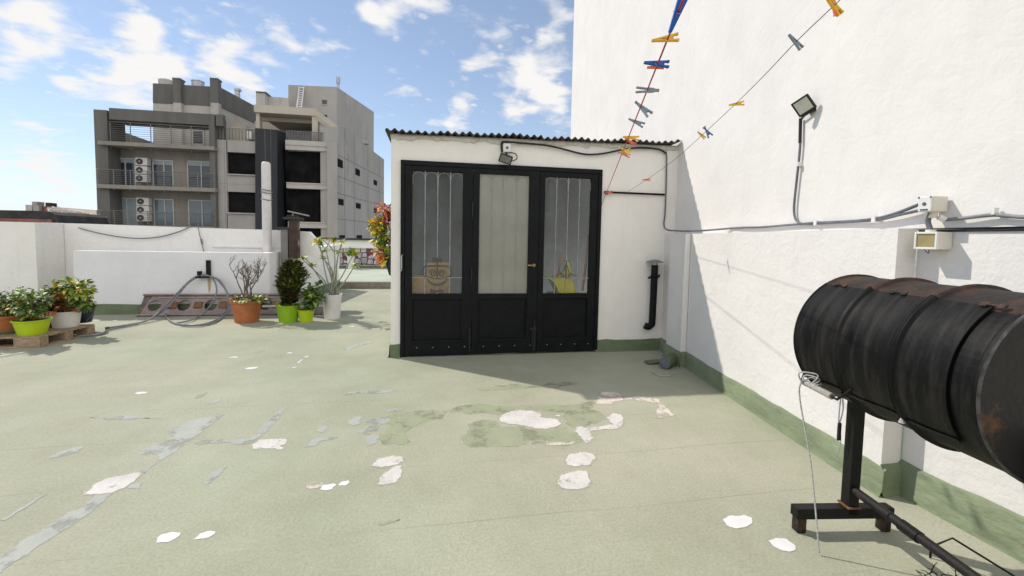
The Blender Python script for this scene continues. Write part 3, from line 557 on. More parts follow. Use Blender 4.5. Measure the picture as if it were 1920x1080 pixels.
# things standing inside the hut, seen through the glass
def inside(px, py, Y): return yp(px, py, Y)
t = thing('cardboard_box', 'tan box seen behind the left glass of the hut door, lower of two', 'box', (-.05, 5.5, 0))
zb1 = yp(810, 521, 5.16).z; zb2_ = yp(826, 494, 5.18).z; xb0, xb1, xb2 = yp(768, 530, 5.16).x, yp(846, 530, 5.16).x, yp(800, 505, 5.18).x
b = MB(); b.box((xb0, 5.16, .02), (xb1, 5.5, zb1)); b.build('box_body', 'card', t, bevel=.01); b = MB(); b.box((xb0, 5.155, zb1 - .24), (xb1, 5.16, zb1 - .20)); b.build('tape_strip', 'tool_wood', t)
t = thing('cardboard_box', 'smaller tan box behind the scrollwork, resting on the lower box', 'box', (0, 5.5, .88))
b = MB(); b.box((xb2, 5.18, zb1 + .002), (xb1 - .01, 5.45, zb2_)); b.build('box_body', 'card', t, bevel=.01); b = MB(); b.box((xb2, 5.175, zb2_ - .04), (xb1 - .01, 5.18, zb2_ - .03)); b.build('flap_edge', 'tool_wood', t)
# yellow mop wringer bucket
t = thing('wringer_bucket', 'bright yellow bucket with a pointed side seen through the right glass', 'bucket', (1.65, 5.35, 0))
def yy(px, py): return yp(px, py, 5.15)
b = MB(); b.prism([yy(1027, 521), yy(1062, 521), yy(1072, 521), yy(1080, 552), yy(1050, 552), yy(1040, 530)], (0, .28, 0)); b.build('bucket_body', 'yellow', t, bevel=.008)
b = MB(); b.prism([yy(1060, 488), yy(1064, 485), yy(1074, 519), yy(1062, 519)], (0, .02, 0)); b.prism([yy(1046, 519), yy(1056, 508), yy(1060, 512), yy(1054, 519)], (0, .02, 0)); b.build('wringer', 'yellow', t)
b = MB(); b.box((1.45, 5.16, .0), (1.85, 5.5, yy(1060, 552).z - .002)); b.build('stool', 'tool_wood', t, bevel=.01)
t = thing('broom', 'wooden broom handle leaning behind the right edge of the door glass', 'broom', (1.9, 5.4, 0))
b = MB(); b.tube([yp(1092, 545, 5.2), yp(1098, 500, 5.2), yp(1103, 440, 5.2)], .016); b.build('handle', 'tool_wood', t); b = MB(); p = yp(1088, 552, 5.2); b.box((p.x - .15, 5.16, p.z - .05), (p.x + .05, 5.24, p.z)); b.box((p.x - .12, 5.17, 0), (p.x, 5.23, p.z - .06)); b.build('brush_head', 'grille_dark', t)
t = thing('mop', 'thin wooden stick leaning above the yellow bucket', 'mop', (1.6, 5.7, 0))
b = MB(); b.tube([yp(1042, 560, 5.3), yp(1052, 472, 5.3)], .014); b.build('handle', 'tool_wood', t); b = MB(); b.tube([(1.5, 5.7, 0), (1.52, 5.7, .25)], [.1, .03]); b.build('mop_head', 'wood_grey', t)

# ================================================================== fittings on the hut front
def hp(px, py, off=.012): p = yp(px, py, YH - off); return p
t = tag(thing('security_light', '', 'x', hp(948, 290)), 'small floodlight with a white sensor box above the black doors', 'floodlight')
b = MB(); p = hp(950, 278); b.box((p.x - .045, YH - .05, p.z - .05), (p.x + .045, YH - .001, p.z + .05)); b.build('sensor_box', 'white_plastic', t, bevel=.008)
b = MB(); b.lathe([(.0, 0), (.014, 0), (.012, .01), (0, .012)], (p.x, YH - .051, p.z), 14, axis=(0, -1, 0)); b.build('sensor_eye', 'ac_dark', t)
q = hp(948, 298, .11); ax = V((1, 0, -.28)).normalized(); az = V((.22, -.35, .9)); az = (az - ax * az.dot(ax)).normalized(); ay = ax.cross(az)
b = MB(); b.obox(q, [ax * .075, az * .05, ay * .02]); b.build('lamp_housing', 'black_plastic', t, bevel=.006)
b = MB(); b.obox(q - (ay if ay.y > 0 else -ay) * .021, [ax * .062, az * .037, ay * .003]); b.build('lamp_glass', 'lamp_dim', t)
b = MB(); b.tube(smooth_path([(p.x + .03, YH - .03, p.z - .05), (p.x + .10, YH - .06, p.z - .07), (p.x + .11, YH - .08, p.z - .13), (q.x + .05, q.y + .01, q.z - .03)], 6), .006, 6); b.tube([(q.x, q.y, q.z), (p.x, YH - .01, p.z - .055)], .012, 6); b.build('lead', 'cable_black', t)
# black cable under the eaves
b = MB(); pts = [hp(941, 285, .02), hp(941, 268, .03), hp(950, 266, .045), hp(975, 268, .045), hp(1020, 272, .045), hp(1050, 278, .04), hp(1095, 289, .03), hp(1130, 288, .03), hp(1165, 281, .035), hp(1200, 277, .045), hp(1235, 280, .04), hp(1249, 288, .03)]
b.tube(smooth_path(pts, 6), .0115, 8); tag(b.build('power_cable', 'cable_black'), 'sagging black cable under the corrugated eave', 'cable')
# grey conduit from the roof corner down and along the side wall
N2 = V((-4.934, -.108, 0)).normalized(); W2 = V((.022, -1, 0)).normalized() * -1
def wp(px, py, off=.02):      # point on the upper wall, which bends slightly where the lower wall steps back
    P = V((wx(2) + UP, 2, 0)); q = pl(px, py, P + WN * off, WN)
    return q if q.y > 1.934 else pl(px, py, V((wx(1.934) + UP, 1.934, 0)) + N2 * off, N2)
def wl(px, py, off=.02):
    P = V((wx(2), 2, 0)); return pl(px, py, P + WN * off, WN)
b = MB(); pts = [hp(1249, 284, .03), hp(1250, 300, .025), hp(1249, 350, .025), hp(1247, 400, .025), hp(1245, 420, .03)] + [wl(1250, 430.5, .03), wl(1275, 433, .02), wl(1296, 433, .012), wl(1322, 432, .0), wp(1365, 428.5), wp(1395, 426.8), wp(1430, 426), wp(1490, 421)]
pts += [wp(1530, 418), wp(1600, 414.5), wp(1642, 410), wp(1680, 400), wp(1722, 384)]
b.tube(smooth_path(pts, 6), .0095, 8); tag(b.build('conduit', 'cable_grey'), 'grey conduit dropping from the hut roof and running along the white wall ledge', 'cable')
b = MB(); pts = [wp(1501, 222), wp(1501, 260), wp(1498, 300), wp(1493, 345), wp(1489, 385), wp(1490, 405), wp(1496, 416), wp(1510, 420), wp(1560, 417.5), wp(1640, 413), wp(1690, 402), wp(1722, 395)]
lamp_cable = b; b.tube(smooth_path(pts, 6), .0085, 8)
o = b.build('conduit', 'cable_grey'); tag(o, 'thin conduit dropping from the square floodlight to the junction box', 'cable')
b = MB()
for px, py in ((1498, 308), (1532, 418), (1642, 411)): q = wp(px, py, .018); b.obox(q, [WD * .012, WN * .018, V((0, 0, .016))])
b.build_each('clip', 'white_plastic', o)
b = MB(); b.tube([wp(1501, 222, .022), wp(1500, 268, .022)], .011, 8); b.build('sleeve', 'cable_black', o)
b = MB(); pts = [wp(1762, 408, .05), wp(1768, 412, .03), wp(1790, 410.5), wp(1815, 408), wp(1845, 404.5), wp(1870, 403), wp(1900, 406), wp(1960, 408), wp(2300, 412)]
b.tube(smooth_path(pts, 6), .0095, 8); o = tag(b.build('conduit', 'cable_lgrey'), 'pale grey conduit running right from the junction box', 'cable')
b = MB(); q = wp(1866, 396, .02); b.obox(q, [WD * .006, WN * .012, V((0, 0, .016))]); b.tube([wp(1760, 407, .05), wp(1772, 412, .03)], .015); b.build_each('clip', 'white_plastic', o)
# square floodlight on the wall
q = wp(1507, 198, .075); t = thing('floodlight', 'square black floodlight mounted high on the tall white wall', 'floodlight', q)
fx = (CR * .80 - CF * .45 + CU * .22).normalized(); n_ = (V((-.80, -.60, -.34))).normalized(); fx = V((.0, -1, 0)); fx = (CR + CU * .62); fx = (fx - n_ * fx.dot(n_)).normalized(); fy = n_.cross(fx)
b = MB(); b.obox(q, [fx * .060, fy * .060, n_ * .013]); b.build('housing', 'black_plastic', t, bevel=.006)
b = MB(); b.obox(q + n_ * .0145, [fx * .046, fy * .046, n_ * .003]); b.build('lens', 'lamp_glass', t)
b = MB(); q2 = wp(1524, 207, .0); b.tube([q - fy * .062 + fx * .05 if fy.z > 0 else q + fy * .062 + fx * .05, q - fy * .062 - fx * .05 if fy.z > 0 else q + fy * .062 - fx * .05], .010, 6); b.tube([q - fy * .05 if fy.z > 0 else q + fy * .05, q2 + WN * .02], .012, 6); b.obox(q2 + WN * .01, [WD * .03, WN * .010, V((0, 0, .014))]); b.tube([q - n_ * .02, wp(1512, 212, .03), wp(1502, 224, .022)], .008, 6); b.build('bracket', 'black_plastic', t)
# junction box and breaker box
def wallbox(name, label, cat, x0, y0, x1, y1, dep, plane, mats):
    a = plane(x0, y1, dep); c = plane(x1, y1, dep); d = plane(x0, y0, dep)
    hgt = d.z - a.z; w = (c - a); w.z = 0; L = w.length
    ctr = (a + c) / 2; ctr.z = a.z + hgt / 2
    t = thing(name, label, cat, ctr); return t, ctr, L, hgt
t, c, L, h = wallbox('junction_box', 'white plastic junction box clipped on the upper wall with cables entering', 'junction box', 1722, 369, 1748, 398, .10, wp, None)
dv = W2 * (L / 2)
b = MB(); b.obox(c - N2 * .052, [dv, N2 * .05, V((0, 0, h / 2))]); b.build('casing', 'beige_plastic', t, bevel=.006)
b = MB(); b.obox(c + N2 * .004, [dv * .96, N2 * .006, V((0, 0, h / 2 * .96))]); b.build('cover', 'white_plastic', t, bevel=.004)
b = MB(); b.lathe([(0, 0), (.009, 0), (.009, .002), (0, .002)], c + N2 * .0105, 14, axis=N2); b.obox(c + N2 * .0105 - Zv * h * .36, [dv * .55, N2 * .001, V((0, 0, .004))])
for sx_ in (-.85, .85): b.obox(c + N2 * .0105 + dv * sx_ + Zv * h * .42, [W2 * .004, N2 * .001, V((0, 0, .004))])
b.build_each('marking', 'grille_dark', t)
b = MB(); b.tube([c - N2 * .05 - Zv * h * .5, c - N2 * .05 - Zv * (h * .5 + .03)], .02); b.build('gland', 'beige_plastic', t)
t, c, L, h = wallbox('breaker_box', 'beige breaker box with a smoked window below the junction box', 'breaker box', 1715, 435, 1757, 467, .10, lambda x, y, o: pl(x, y, V((2.615, 1.9, 0)) + V((-1, 0, 0)) * o, V((-1, 0, 0))), None)
dv = W2 * (L / 2)
b = MB(); b.obox(c - N2 * .05, [dv, N2 * .046, V((0, 0, h / 2))]); b.build('casing', 'beige_plastic', t, bevel=.005)
b = MB()
for s in (-1, 1): b.obox(c + dv * s * .91, [dv * .09, N2 * .008, V((0, 0, h / 2))]); b.obox(c + Zv * s * h * .44 , [dv * .82, N2 * .008, V((0, 0, h * .06))])
b.build('cover_frame', 'white_plastic', t, bevel=.002)
b = MB(); b.obox(c - N2 * .002, [dv * .815, N2 * .004, V((0, 0, h * .375))]); b.build('window', 'tan_window', t)
b = MB(); b.tube([c + Zv * h * .5 + dv * .2 - N2 * .04, c + Zv * (h * .5 + .012) + dv * .2 - N2 * .04], .022); b.build('gland', 'beige_plastic', t)
b = MB(); b.tube(smooth_path([c - Zv * h * .5 - dv * .3, c - Zv * (h * .5 + .02) - N2 * .02, c - Zv * h * .5 + dv * .4 - N2 * .02], 5), .002, 5); b.build('wire_tail', 'cable_black', t)
p0 = wp(1746, 399, .06); b = MB(); b.tube(smooth_path([p0, wp(1740, 415, .05), c + Zv * (h * .5 + .01) + dv * .2 - N2 * .04], 5), .012, 8); tag(b.build('conduit', 'cable_grey'), 'short grey conduit joining the junction box to the breaker box', 'cable')

# bar holding the clotheslines
b = MB(); pa = yp(1133, 360, YH - .03); pb = yp(1246, 365, YH - .03); b.tube([pa, pb], .0125, 8); bar = tag(b.build('line_bar', 'black_paint'), 'thin black horizontal bar fixed on the hut wall holding the clotheslines', 'bar')
# vent pipe with cowl
vx, vz0 = 0, 0
pc = yp(1223, 600, YH - .09)
t = thing('vent_pipe', 'black flue pipe with a flat cowl standing against the hut wall by the corner', 'vent pipe', (pc.x, YH - .09, 0))
zt_ = yp(1224, 497, YH - .09).z; ze = yp(1215, 612, YH - .09).z
b = MB(); xc = yp(1225, 550, YH - .09).x; b.tube(smooth_path([(xc + .005, YH - .09, zt_), (xc, YH - .09, ze + .10), (xc - .01, YH - .09, ze + .03), (xc - .05, YH - .09, ze - .005), (xc - .095, YH - .075, ze + .01)], 6), .042, 14); b.build('pipe', 'black_paint', t)
b = MB(); b.tube([(xc + .005, YH - .09, zt_), (xc + .005, YH - .09, zt_ + .035)], .028, 12); b.build('collar', 'galv', t)
b = MB(); b.lathe([(.0, .035), (.04, .03), (.105, .008), (.105, .0), (.05, .0), (.0, .002)], (xc + .005, YH - .09, zt_ + .035), 20); b.build('cowl', 'rail', t)
b = MB(); zc_ = yp(1225, 519, YH - .09).z; b.tube([(xc - .095, YH - .12, zc_ - .012), (xc - .03, YH - .13, zc_), (xc + .04, YH - .13, zc_ + .005), (xc + .105, YH - .03, zc_ + .02)], .013, 8); b.lathe([(.044, -.014), (.048, -.014), (.048, .014), (.044, .014)], (xc, YH - .09, zc_), 16); b.build('clamp', 'black_paint', t)
# drain outlet in the corner
pd = fl(1246, 692); t = thing('drain_outlet', 'capped pipe stub lying on the green floor in the shaded corner', 'pipe', pd)
axd = V((.75, .66, 0)).normalized(); b = MB(); b.tube([pd + Zv * .065, pd + Zv * .06 + axd * .12, pd + Zv * .05 + axd * .3], [.062, .068, .075], 16); b.build('pipe_stub', 'base_green', t)
b = MB(); b.lathe([(.0, 0), (.05, 0), (.058, .012), (.058, .022), (.0, .03)], pd + Zv * .066 + axd * .012, 18, axis=-axd); b.build('end_cap', 'cable_grey', t)
b = MB(); q = fl(1226, 681); b.obox(q + Zv * .02, [V((.1, .02, 0)), V((-.01, .05, 0)), V((0, 0, .008))]); b.build('flange', 'base_green', t, bevel=.004)
b = MB(); b.tube(smooth_path([fl(1222, 696, .01), fl(1229, 701, .01), fl(1245, 705, .01), fl(1258, 704, .01), fl(1261, 698, .012)], 6), .005, 6); tag(b.build('wire_loop', 'rope'), 'curved scrap of pale wire on the floor beside the drain stub', 'wire')

# ================================================================== clotheslines and pegs
A1 = yp(1137, 361, YH - .03); dA1 = (A1 - C0).dot(CF)
B1 = dp(1271, 25, 1.10)
A2 = yp(1173, 362, YH - .03); B2 = dp(1560, 14, 1.45)
def lpoint(A, B, px, py):
    a = V(proj(A)); b_ = V(proj(B)); s = (V((px, py)) - a).dot(b_ - a) / (b_ - a).length_squared
    dA = (A - C0).dot(CF); dB = (B - C0).dot(CF); return 1 / (1 / dA + s * (1 / dB - 1 / dA))
E1 = A1 + (B1 - A1) * 1.14
t = thing('clothesline', 'red clothesline rising from the tip of the black bar', 'clothesline', A1)
b = MB(); b.tube([A1, A1 + (B1 - A1) * .5, E1], .0028, 7); b.tube([A1, A1 + V((-.02, -.02, -.03))], .004, 6); b.build('line', 'line_red', t)
b = MB(); p_ = A1 + (V((1, 0, 0)) * .01); b.tube([p_ + V((.02 * math.cos(a), .02 * math.sin(a * 1.5), .02 * math.sin(a))) for a in [i * .5 for i in range(16)]], .005, 6); b.tube([A1, yp(1128, 385, YH - .02)], .003, 5); b.build('knot', 'line_red', t)
sag = lambda s: V((0, 0, -.10 * math.sin(math.pi * min(s, 1))))
t = thing('clothesline', 'grey clothesline rising from the middle of the black bar', 'clothesline', A2)
mid = [A2] + [dp(x, y, lpoint(A2, B2, x, y)) for x, y in ((1212, 337), (1265, 299), (1322, 248), (1380, 194), (1440, 134), (1492, 79))] + [B2]
b = MB(); b.tube(smooth_path(mid, 5) + [B2 + (B2 - mid[-2]).normalized() * .35], .0018, 6); b.build('line', 'line_grey', t)
b = MB(); b.tube([A2 + V((.014 * math.cos(a), .002 * a - .01, .016 * math.sin(a))) for a in [i * .5 for i in range(16)]], .003, 6); b.build('knot', 'rope', t)

PINM = {}
def clothespin(label, P, ang, m, s=1.0, yaw=0, open_=5, grp='pegs on the clotheslines', m2=None):
    """P: point on a line; ang: direction of the peg in degrees, seen from the front"""
    a = R_(ang); ex = (CR * math.cos(a) + CU * math.sin(a)); ez = -CF; ey = ez.cross(ex)
    y = R_(yaw); ex2 = ex * math.cos(y) + ez * math.sin(y); ez2 = ez * math.cos(y) - ex * math.sin(y)
    key = (m, m2, open_)
    if key not in PINM:
        ms = []
        for sd in (-1, 1):
            b = MB(); t = R_(open_) * sd; u = V((math.cos(t), math.sin(t), 0)); w = V((-math.sin(t), math.cos(t), 0))
            b.obox(V((-.001, sd * .0045, 0)), [u * .039, w * .0028, V((0, 0, .005))]); b.obox(V((.012, sd * .0035, 0)) + u * .0, [u * .012, w * .0042, V((0, 0, .0052))]); b.obox(V((0, sd * .0045, 0)) + u * .036, [u * .004, w * .0036, V((0, 0, .0052))])
            me = bpy.data.meshes.new('arm'); me.from_pydata([tuple(v) for v in b.v], [], b.f); me.materials.append(M[m if sd < 0 or not m2 else m2]); ms.append(me)
        b = MB(); b.tube([(.004 * math.cos(a_), .008 * math.sin(a_), -.006 + .0006 * i) for i, a_ in enumerate([k * .55 for k in range(20)])], .0009, 5)
        me = bpy.data.meshes.new('spring'); me.from_pydata([tuple(v) for v in b.v], [], b.f); me.materials.append(M['galv']); ms.append(me); PINM[key] = ms
    from mathutils import Matrix
    o = bpy.data.objects.new('clothespin', None); COL.objects.link(o); tag(o, label, 'clothespin', grp); o.empty_display_size = .02
    mt = Matrix((ex2, ey, ez2)).transposed().to_4x4(); mt.translation = P; o.matrix_world = mt @ Matrix.Scale(s, 4)
    for nm, me in zip(('arm', 'arm', 'spring'), PINM[key]):
        c = bpy.data.objects.new(nm, me); COL.objects.link(c); c.parent = o
        if nm == 'arm': bv = c.modifiers.new('bevel', 'BEVEL'); bv.width = .0012; bv.segments = 2
def on1(x, y): return dp(x, y, lpoint(A1, B1, x, y))
def on2(x, y): return dp(x, y, lpoint(A2, B2, x, y))
clothespin('large blue clothespin at the top of the red line', on1(1271, 22), 72, 'pin_blue', 1.25, 20, 6)
clothespin('yellow clothespin on the red line just under the top blue one', on1(1247, 73), 8, 'pin_yellow', 1.0, 0, 7)
clothespin('bright blue clothespin lying level across the red line', on1(1231, 119), -4, 'pin_blue', 1.05, 0, 6)
clothespin('pale coral clothespin hidden under the level blue one', on1(1229, 126), -10, 'pin_red', .7, 25, 4)
clothespin('grey clothespin with the fattest jaws, uppermost grey one on the red line', on1(1214, 169), -8, 'pin_grey', 1.1, 15, -6)
clothespin('grey clothespin tilted steeply down, middle grey one on the red line', on1(1205, 203), -52, 'pin_grey', 1.2, 20, 9)
clothespin('small grey clothespin, lowest grey one on the red line', on1(1193, 229), -30, 'pin_grey', 1.05, 15, 8)
clothespin('amber clothespin on the red line just above the corrugated eave', on1(1183, 258), -5, 'pin_yellow', 1.15, 0, 5)
clothespin('orange clothespin tilted below the amber one at the eave', on1(1182, 266), -38, 'pin_red', .95, 10, 7)
clothespin('lemon yellow clothespin in the lowest cluster on the red line', on1(1171, 282), -32, 'pin_lemon', 1.0, 0, 9)
clothespin('yellow clothespin rising to the right in the lowest cluster on the red line', on1(1173, 284), 22, 'pin_yellow', .95, 0, 8)
clothespin('pink clothespin at the bottom of the lowest cluster on the red line', on1(1170, 289), -18, 'pin_pink', 1.05, 0, 7)
clothespin('small red clothespin clipped on the tip of the black bar', A1 + V((.02, -.025, .0)), 10, 'pin_red', 1.2, 0, 4)
clothespin('orange clothespin at the top edge of the grey line', dp(1562, 9, lpoint(A2, B2, 1562, 9)), -52, 'pin_yellow', 1.05, 0, 5)
clothespin('coral clothespin crossing the orange one at the top of the grey line', on2(1558, 16) - CF * .015, -76, 'pin_red', .85, 0, 2)
clothespin('slate grey clothespin alone on the upper grey line', on2(1491, 78), -48, 'pin_grey', .95, 0, 6)
clothespin('yellow clothespin alone near the middle of the grey line', on2(1381, 195), 8, 'pin_yellow', 1.0, 0, 6)
clothespin('slate blue clothespin beside an amber one on the grey line', on2(1326, 247), -55, 'pin_slate', 1.0, 0, 17)
clothespin('amber clothespin pressed against the slate blue one on the grey line', on2(1315, 253), -42, 'pin_yellow', .85, 0, 6)
clothespin('tiny coral clothespin low on the grey line in front of the hut wall', on2(1212, 337), 3, 'pin_red', 1.1, 0, 5)

# ================================================================== oil drum grill
AX = -WD                                                   # towards the viewer
FC = yp(1601, 631, 1.74); RB = .297
LB = .785
OUT = V((AX.y, -AX.x, 0)); OUT = OUT if OUT.x < 0 else -OUT
def bp_(phi, tt, r): return FC + AX * tt + (Zv * math.cos(phi) + OUT * math.sin(phi)) * r
grill = thing('drum_grill', 'black oil drum barbecue lying on a steel stand beside the right wall', 'barbecue', (FC.x, FC.y, 0))
def prof(t):
    u = t / LB; r = RB
    for c_ in (.33, .66):
        d = abs(u - c_); r += .013 * math.exp(-((d - .007) / .007) ** 2) + .004 * math.exp(-(d / .03) ** 2)
    if u < .02 or u > .98: r += .006
    return r
NT = 220
b = MB(); n = 72
def mi_of(phi): return 0
for seg in range(n):
    p0_, p1_ = 2 * math.pi * seg / n, 2 * math.pi * (seg + 1) / n
    deg = (math.degrees((p0_ + p1_) / 2) + 180) % 360 - 180
    mi = 1 if -75 < deg < 36 else 0
    vs = []
    for i in range(NT + 1):
        t_ = LB * i / NT; vs += [bp_(p0_, t_, prof(t_)), bp_(p1_, t_, prof(t_))]
    b.add(vs, [(2 * i, 2 * i + 1, 2 * i + 3, 2 * i + 2) for i in range(NT)], mi, True)
body = b.build('barrel', ['barrel', 'barrel_rust'], grill)
b = MB(); b.lathe([(RB - .002, .0), (RB + .006, -.003), (RB + .009, .003), (RB + .006, .009)], FC + AX * LB, 64, axis=AX); b.lathe([(RB - .002, .004), (RB + .009, .0), (RB + .009, .01)], FC, 64, axis=AX); b.build_each('rim', 'barrel_rim', grill)
b = MB(); b.lathe([(0.0, -.03), (RB * .6, -.028), (RB - .02, -.022), (RB - .004, -.006)], FC + AX * LB, 64, axis=AX); b.lathe([(RB - .004, .006), (RB - .02, .02), (0, .022)], FC, 64, axis=AX); b.build_each('barrel_end', 'barrel_end', grill)
# lid: curved sheet over the barrel
l0, l1 = R_(33), R_(128); tl0, tl1 = .015, LB - .085
b = MB()
def lid(u, v, o=.011):
    ph = l0 + (l1 - l0) * u; t_ = tl0 + (tl1 - tl0) * v; return bp_(ph, t_, prof(t_) + o + .003 * math.sin(v * 17) * (u > .9) )
b.grid(lambda u, v: lid(u, v), 30, 200); b.grid(lambda u, v: lid(u, v, .005), 30, 80)
for v in (0, 1): b.add([q for i in range(31) for q in (lid(i / 30, v), lid(i / 30, v, .005))], [(2 * i, 2 * i + 1, 2 * i + 3, 2 * i + 2) for i in range(30)])
for u in (0, 1): b.add([q for i in range(81) for q in (lid(u, i / 80), lid(u, i / 80, .005))], [(2 * i, 2 * i + 1, 2 * i + 3, 2 * i + 2) for i in range(80)])
lo = b.build('lid', 'barrel', grill)
b = MB()
for i in range(60):
    v0 = i / 60; b.add([lid(.972, v0, .016), lid(.972, v0 + 1 / 60, .016), lid(1.0, v0 + 1 / 60, .017), lid(1.0, v0, .017), lid(1.015, v0, .009), lid(1.015, v0 + 1 / 60, .009)], [(0, 1, 2, 3), (3, 2, 5, 4)])
b.build('edge_strip', 'steel_black', lo)
b = MB()
for tt in (.10, .38, .70):
    q = bp_(l0, tt, prof(tt) + .016)
    for dt in (-.024, .024):
        b.obox(q + AX * dt, [AX * .010, (OUT * math.cos(l0) - Zv * math.sin(l0)) * .011, (Zv * math.cos(l0) + OUT * math.sin(l0)) * .0015])
    b.tube([q - AX * .035, q + AX * .035], .0035, 8)
b.build_each('hinge', 'rust_dark', grill)
# handle on the lid
ph = R_(126); h0, h1 = .09, .235
def hpnt(t_, o, dphi=0): return bp_(ph + dphi, t_, RB + o)
b = MB(); b.tube([hpnt(h0 - .03, .055), hpnt(h1, .062)], .0145, 10); b.build('wooden_grip', 'wood_grey', lo)
b = MB(); b.tube([hpnt(h1 - .01, .062), hpnt(h1 + .03, .066), hpnt(h1 + .075, .012, -.12)], .0055, 7); b.tube([hpnt(h0 - .02, .055), hpnt(h0 - .05, .05), hpnt(h0 - .05, .008, -.1)], .0055, 7); b.build_each('handle_bracket', 'steel_black', lo)
b = MB(); q = bp_(R_(125), .52, RB + .02); b.tube([q, q - Zv * .02], [.004, .012], 6); b.build('cord_tuft', 'rope', lo)
# brick-coloured flue stub on the near end
q = FC + AX * (LB + .0) + Zv * -.16 + OUT * .05
b = MB(); b.tube([q, q + AX * .06], .035, 14); b.tube([q - Zv * .06 + AX * .0, q - Zv * .06 + AX * .07], .05, 14); b.build_each('air_valve', 'rust', grill)
# stand
b = MB(); pbz = FC.z - RB
foot = fl(1585, 990)
def stand_at(t_, name):
    o = FC + AX * t_; o = V((o.x, o.y, 0)); b = MB()
    up = OUT * .024
    b.obox(V((o.x, o.y, (pbz + .10) / 2 + .01)) + Zv * .0, [OUT * .026, AX * .026, V((0, 0, (pbz - .10) / 2 + .02))])
    b.build('post', 'steel_black', grill, bevel=.004)
    c = V((o.x, o.y, .098)) + OUT * .035; b = MB(); b.obox(c, [OUT * .245, AX * .026, V((0, 0, .026))]); b.build('foot_bar', 'steel_black', grill, bevel=.004)
    for s in (-1, 1): b = MB(); b.obox(c + OUT * s * .215 - Zv * .062, [OUT * .022, AX * .022, V((0, 0, .036))]); b.build('foot', 'rust_dark', grill, bevel=.004)
stand_at(.04, 'far'); stand_at(LB + .03, 'near')
o = FC + AX * .066; b = MB(); b.tube([V((o.x, o.y, .215)) + OUT * .0, V((FC + AX * (LB - .07)).xy.to_3d()) + Zv * .20], .0205, 12); b.build('long_bar', 'rust_dark', grill)
b = MB(); q = FC + AX * .30; b.tube([V((q.x, q.y, .208)), V((q.x, q.y, .206)) + AX * .08], .0255, 12); b.build('bar_sleeve', 'steel_black', grill)
b = MB(); q = V(((FC + AX * .04).x, (FC + AX * .04).y, .13)); b.obox(q, [OUT * .034, AX * .034, V((0, 0, .004))]); b.build('weld_collar', 'rust', grill)
# rope hanging from the lid handle
t = thing('rope', 'thin white rope tied to the wooden lid handle and hanging to the floor', 'rope', fl(1535, 1040))
top = hpnt(h0 - .02, .058); bot = fl(1536, 1037, .01)
b = MB(); b.tube(smooth_path([top + Zv * .015, top + OUT * .02, top + OUT * .02 - Zv * .08, (top + bot) / 2 + OUT * .004, bot], 6), .0034, 6); b.build('cord', 'rope', t)
b = MB()
for k in range(3): b.tube(smooth_path([top + OUT * .016, top + Zv * (.05 - .012 * k) + OUT * (.03 - .03 * k), top + Zv * (.055 - .02 * k) - OUT * (.02 + .01 * k) + AX * .05, top + Zv * .01 + AX * (.04 + .01 * k), top - Zv * .012], 6), .0034, 6)
b.build('knot', 'rope', t)
t = thing('bottle_opener', 'small black bar on a wire loop hanging under the drum beside the post', 'hanging tool', hpnt(.05, .03))
q = V((FC.x, FC.y, pbz)) + OUT * .06 + AX * .02; b = MB(); b.obox(q - Zv * .17, [OUT * .008, AX * .006, V((0, 0, .045))]); b.build('tool_bar', 'black_plastic', t, bevel=.004)
b = MB(); b.tube(smooth_path([q + Zv * .04, q + OUT * .006 - Zv * .06, q - Zv * .13 + OUT * .004, q - Zv * .06 - OUT * .012, q + Zv * .04], 6), .003, 6); b.tube(smooth_path([q - Zv * .13, q - Zv * .22 - OUT * .012, q - Zv * .30 + OUT * .004], 6), .002, 5); b.build('loop', 'galv', t)
# bent rod tool and thorny cuttings at the lower edge
t = thing('fire_rake', 'bent black steel rod lying on the floor in the lower right corner', 'rod', fl(1745, 1046))
b = MB(); r_ = fl(1744, 1046); b.tube([r_, r_ + Zv * .05, r_ + Zv * .055 + V((.012, 0, 0)), dp(1786, 1009, (r_ - C0).dot(CF) * .97), fl(1940, 1104, .012)], .0045, 7); b.build('shaft', 'steel_black', t)
b = MB(); e = fl(1940, 1104, .012); b.tube([e + V((-.05, -.02, 0)), e + V((.05, -.03, 0))], .006); b.build('hook', 'steel_black', t)
b = MB()
for k in range(16):
    q = fl(random.uniform(1722, 1825), random.uniform(1074, 1092), .01); d = V((random.uniform(-1, 1), random.uniform(-1, 1), random.uniform(.1, .5))).normalized() * random.uniform(.025, .06)
    b.tube([q, q + d * .6 + V((0, 0, .008)), q + d], [.0022, .0018, .001], 5)
    b.tube([q + d * .5, q + d * .5 + V((random.uniform(-1, 1), random.uniform(-1, 1), .6)) * .018], [.0014, .0007], 4)
tag(b.build('dry_twigs', 'steel_black'), 'little heap of dark thorny twigs on the floor under the drum', 'twigs')

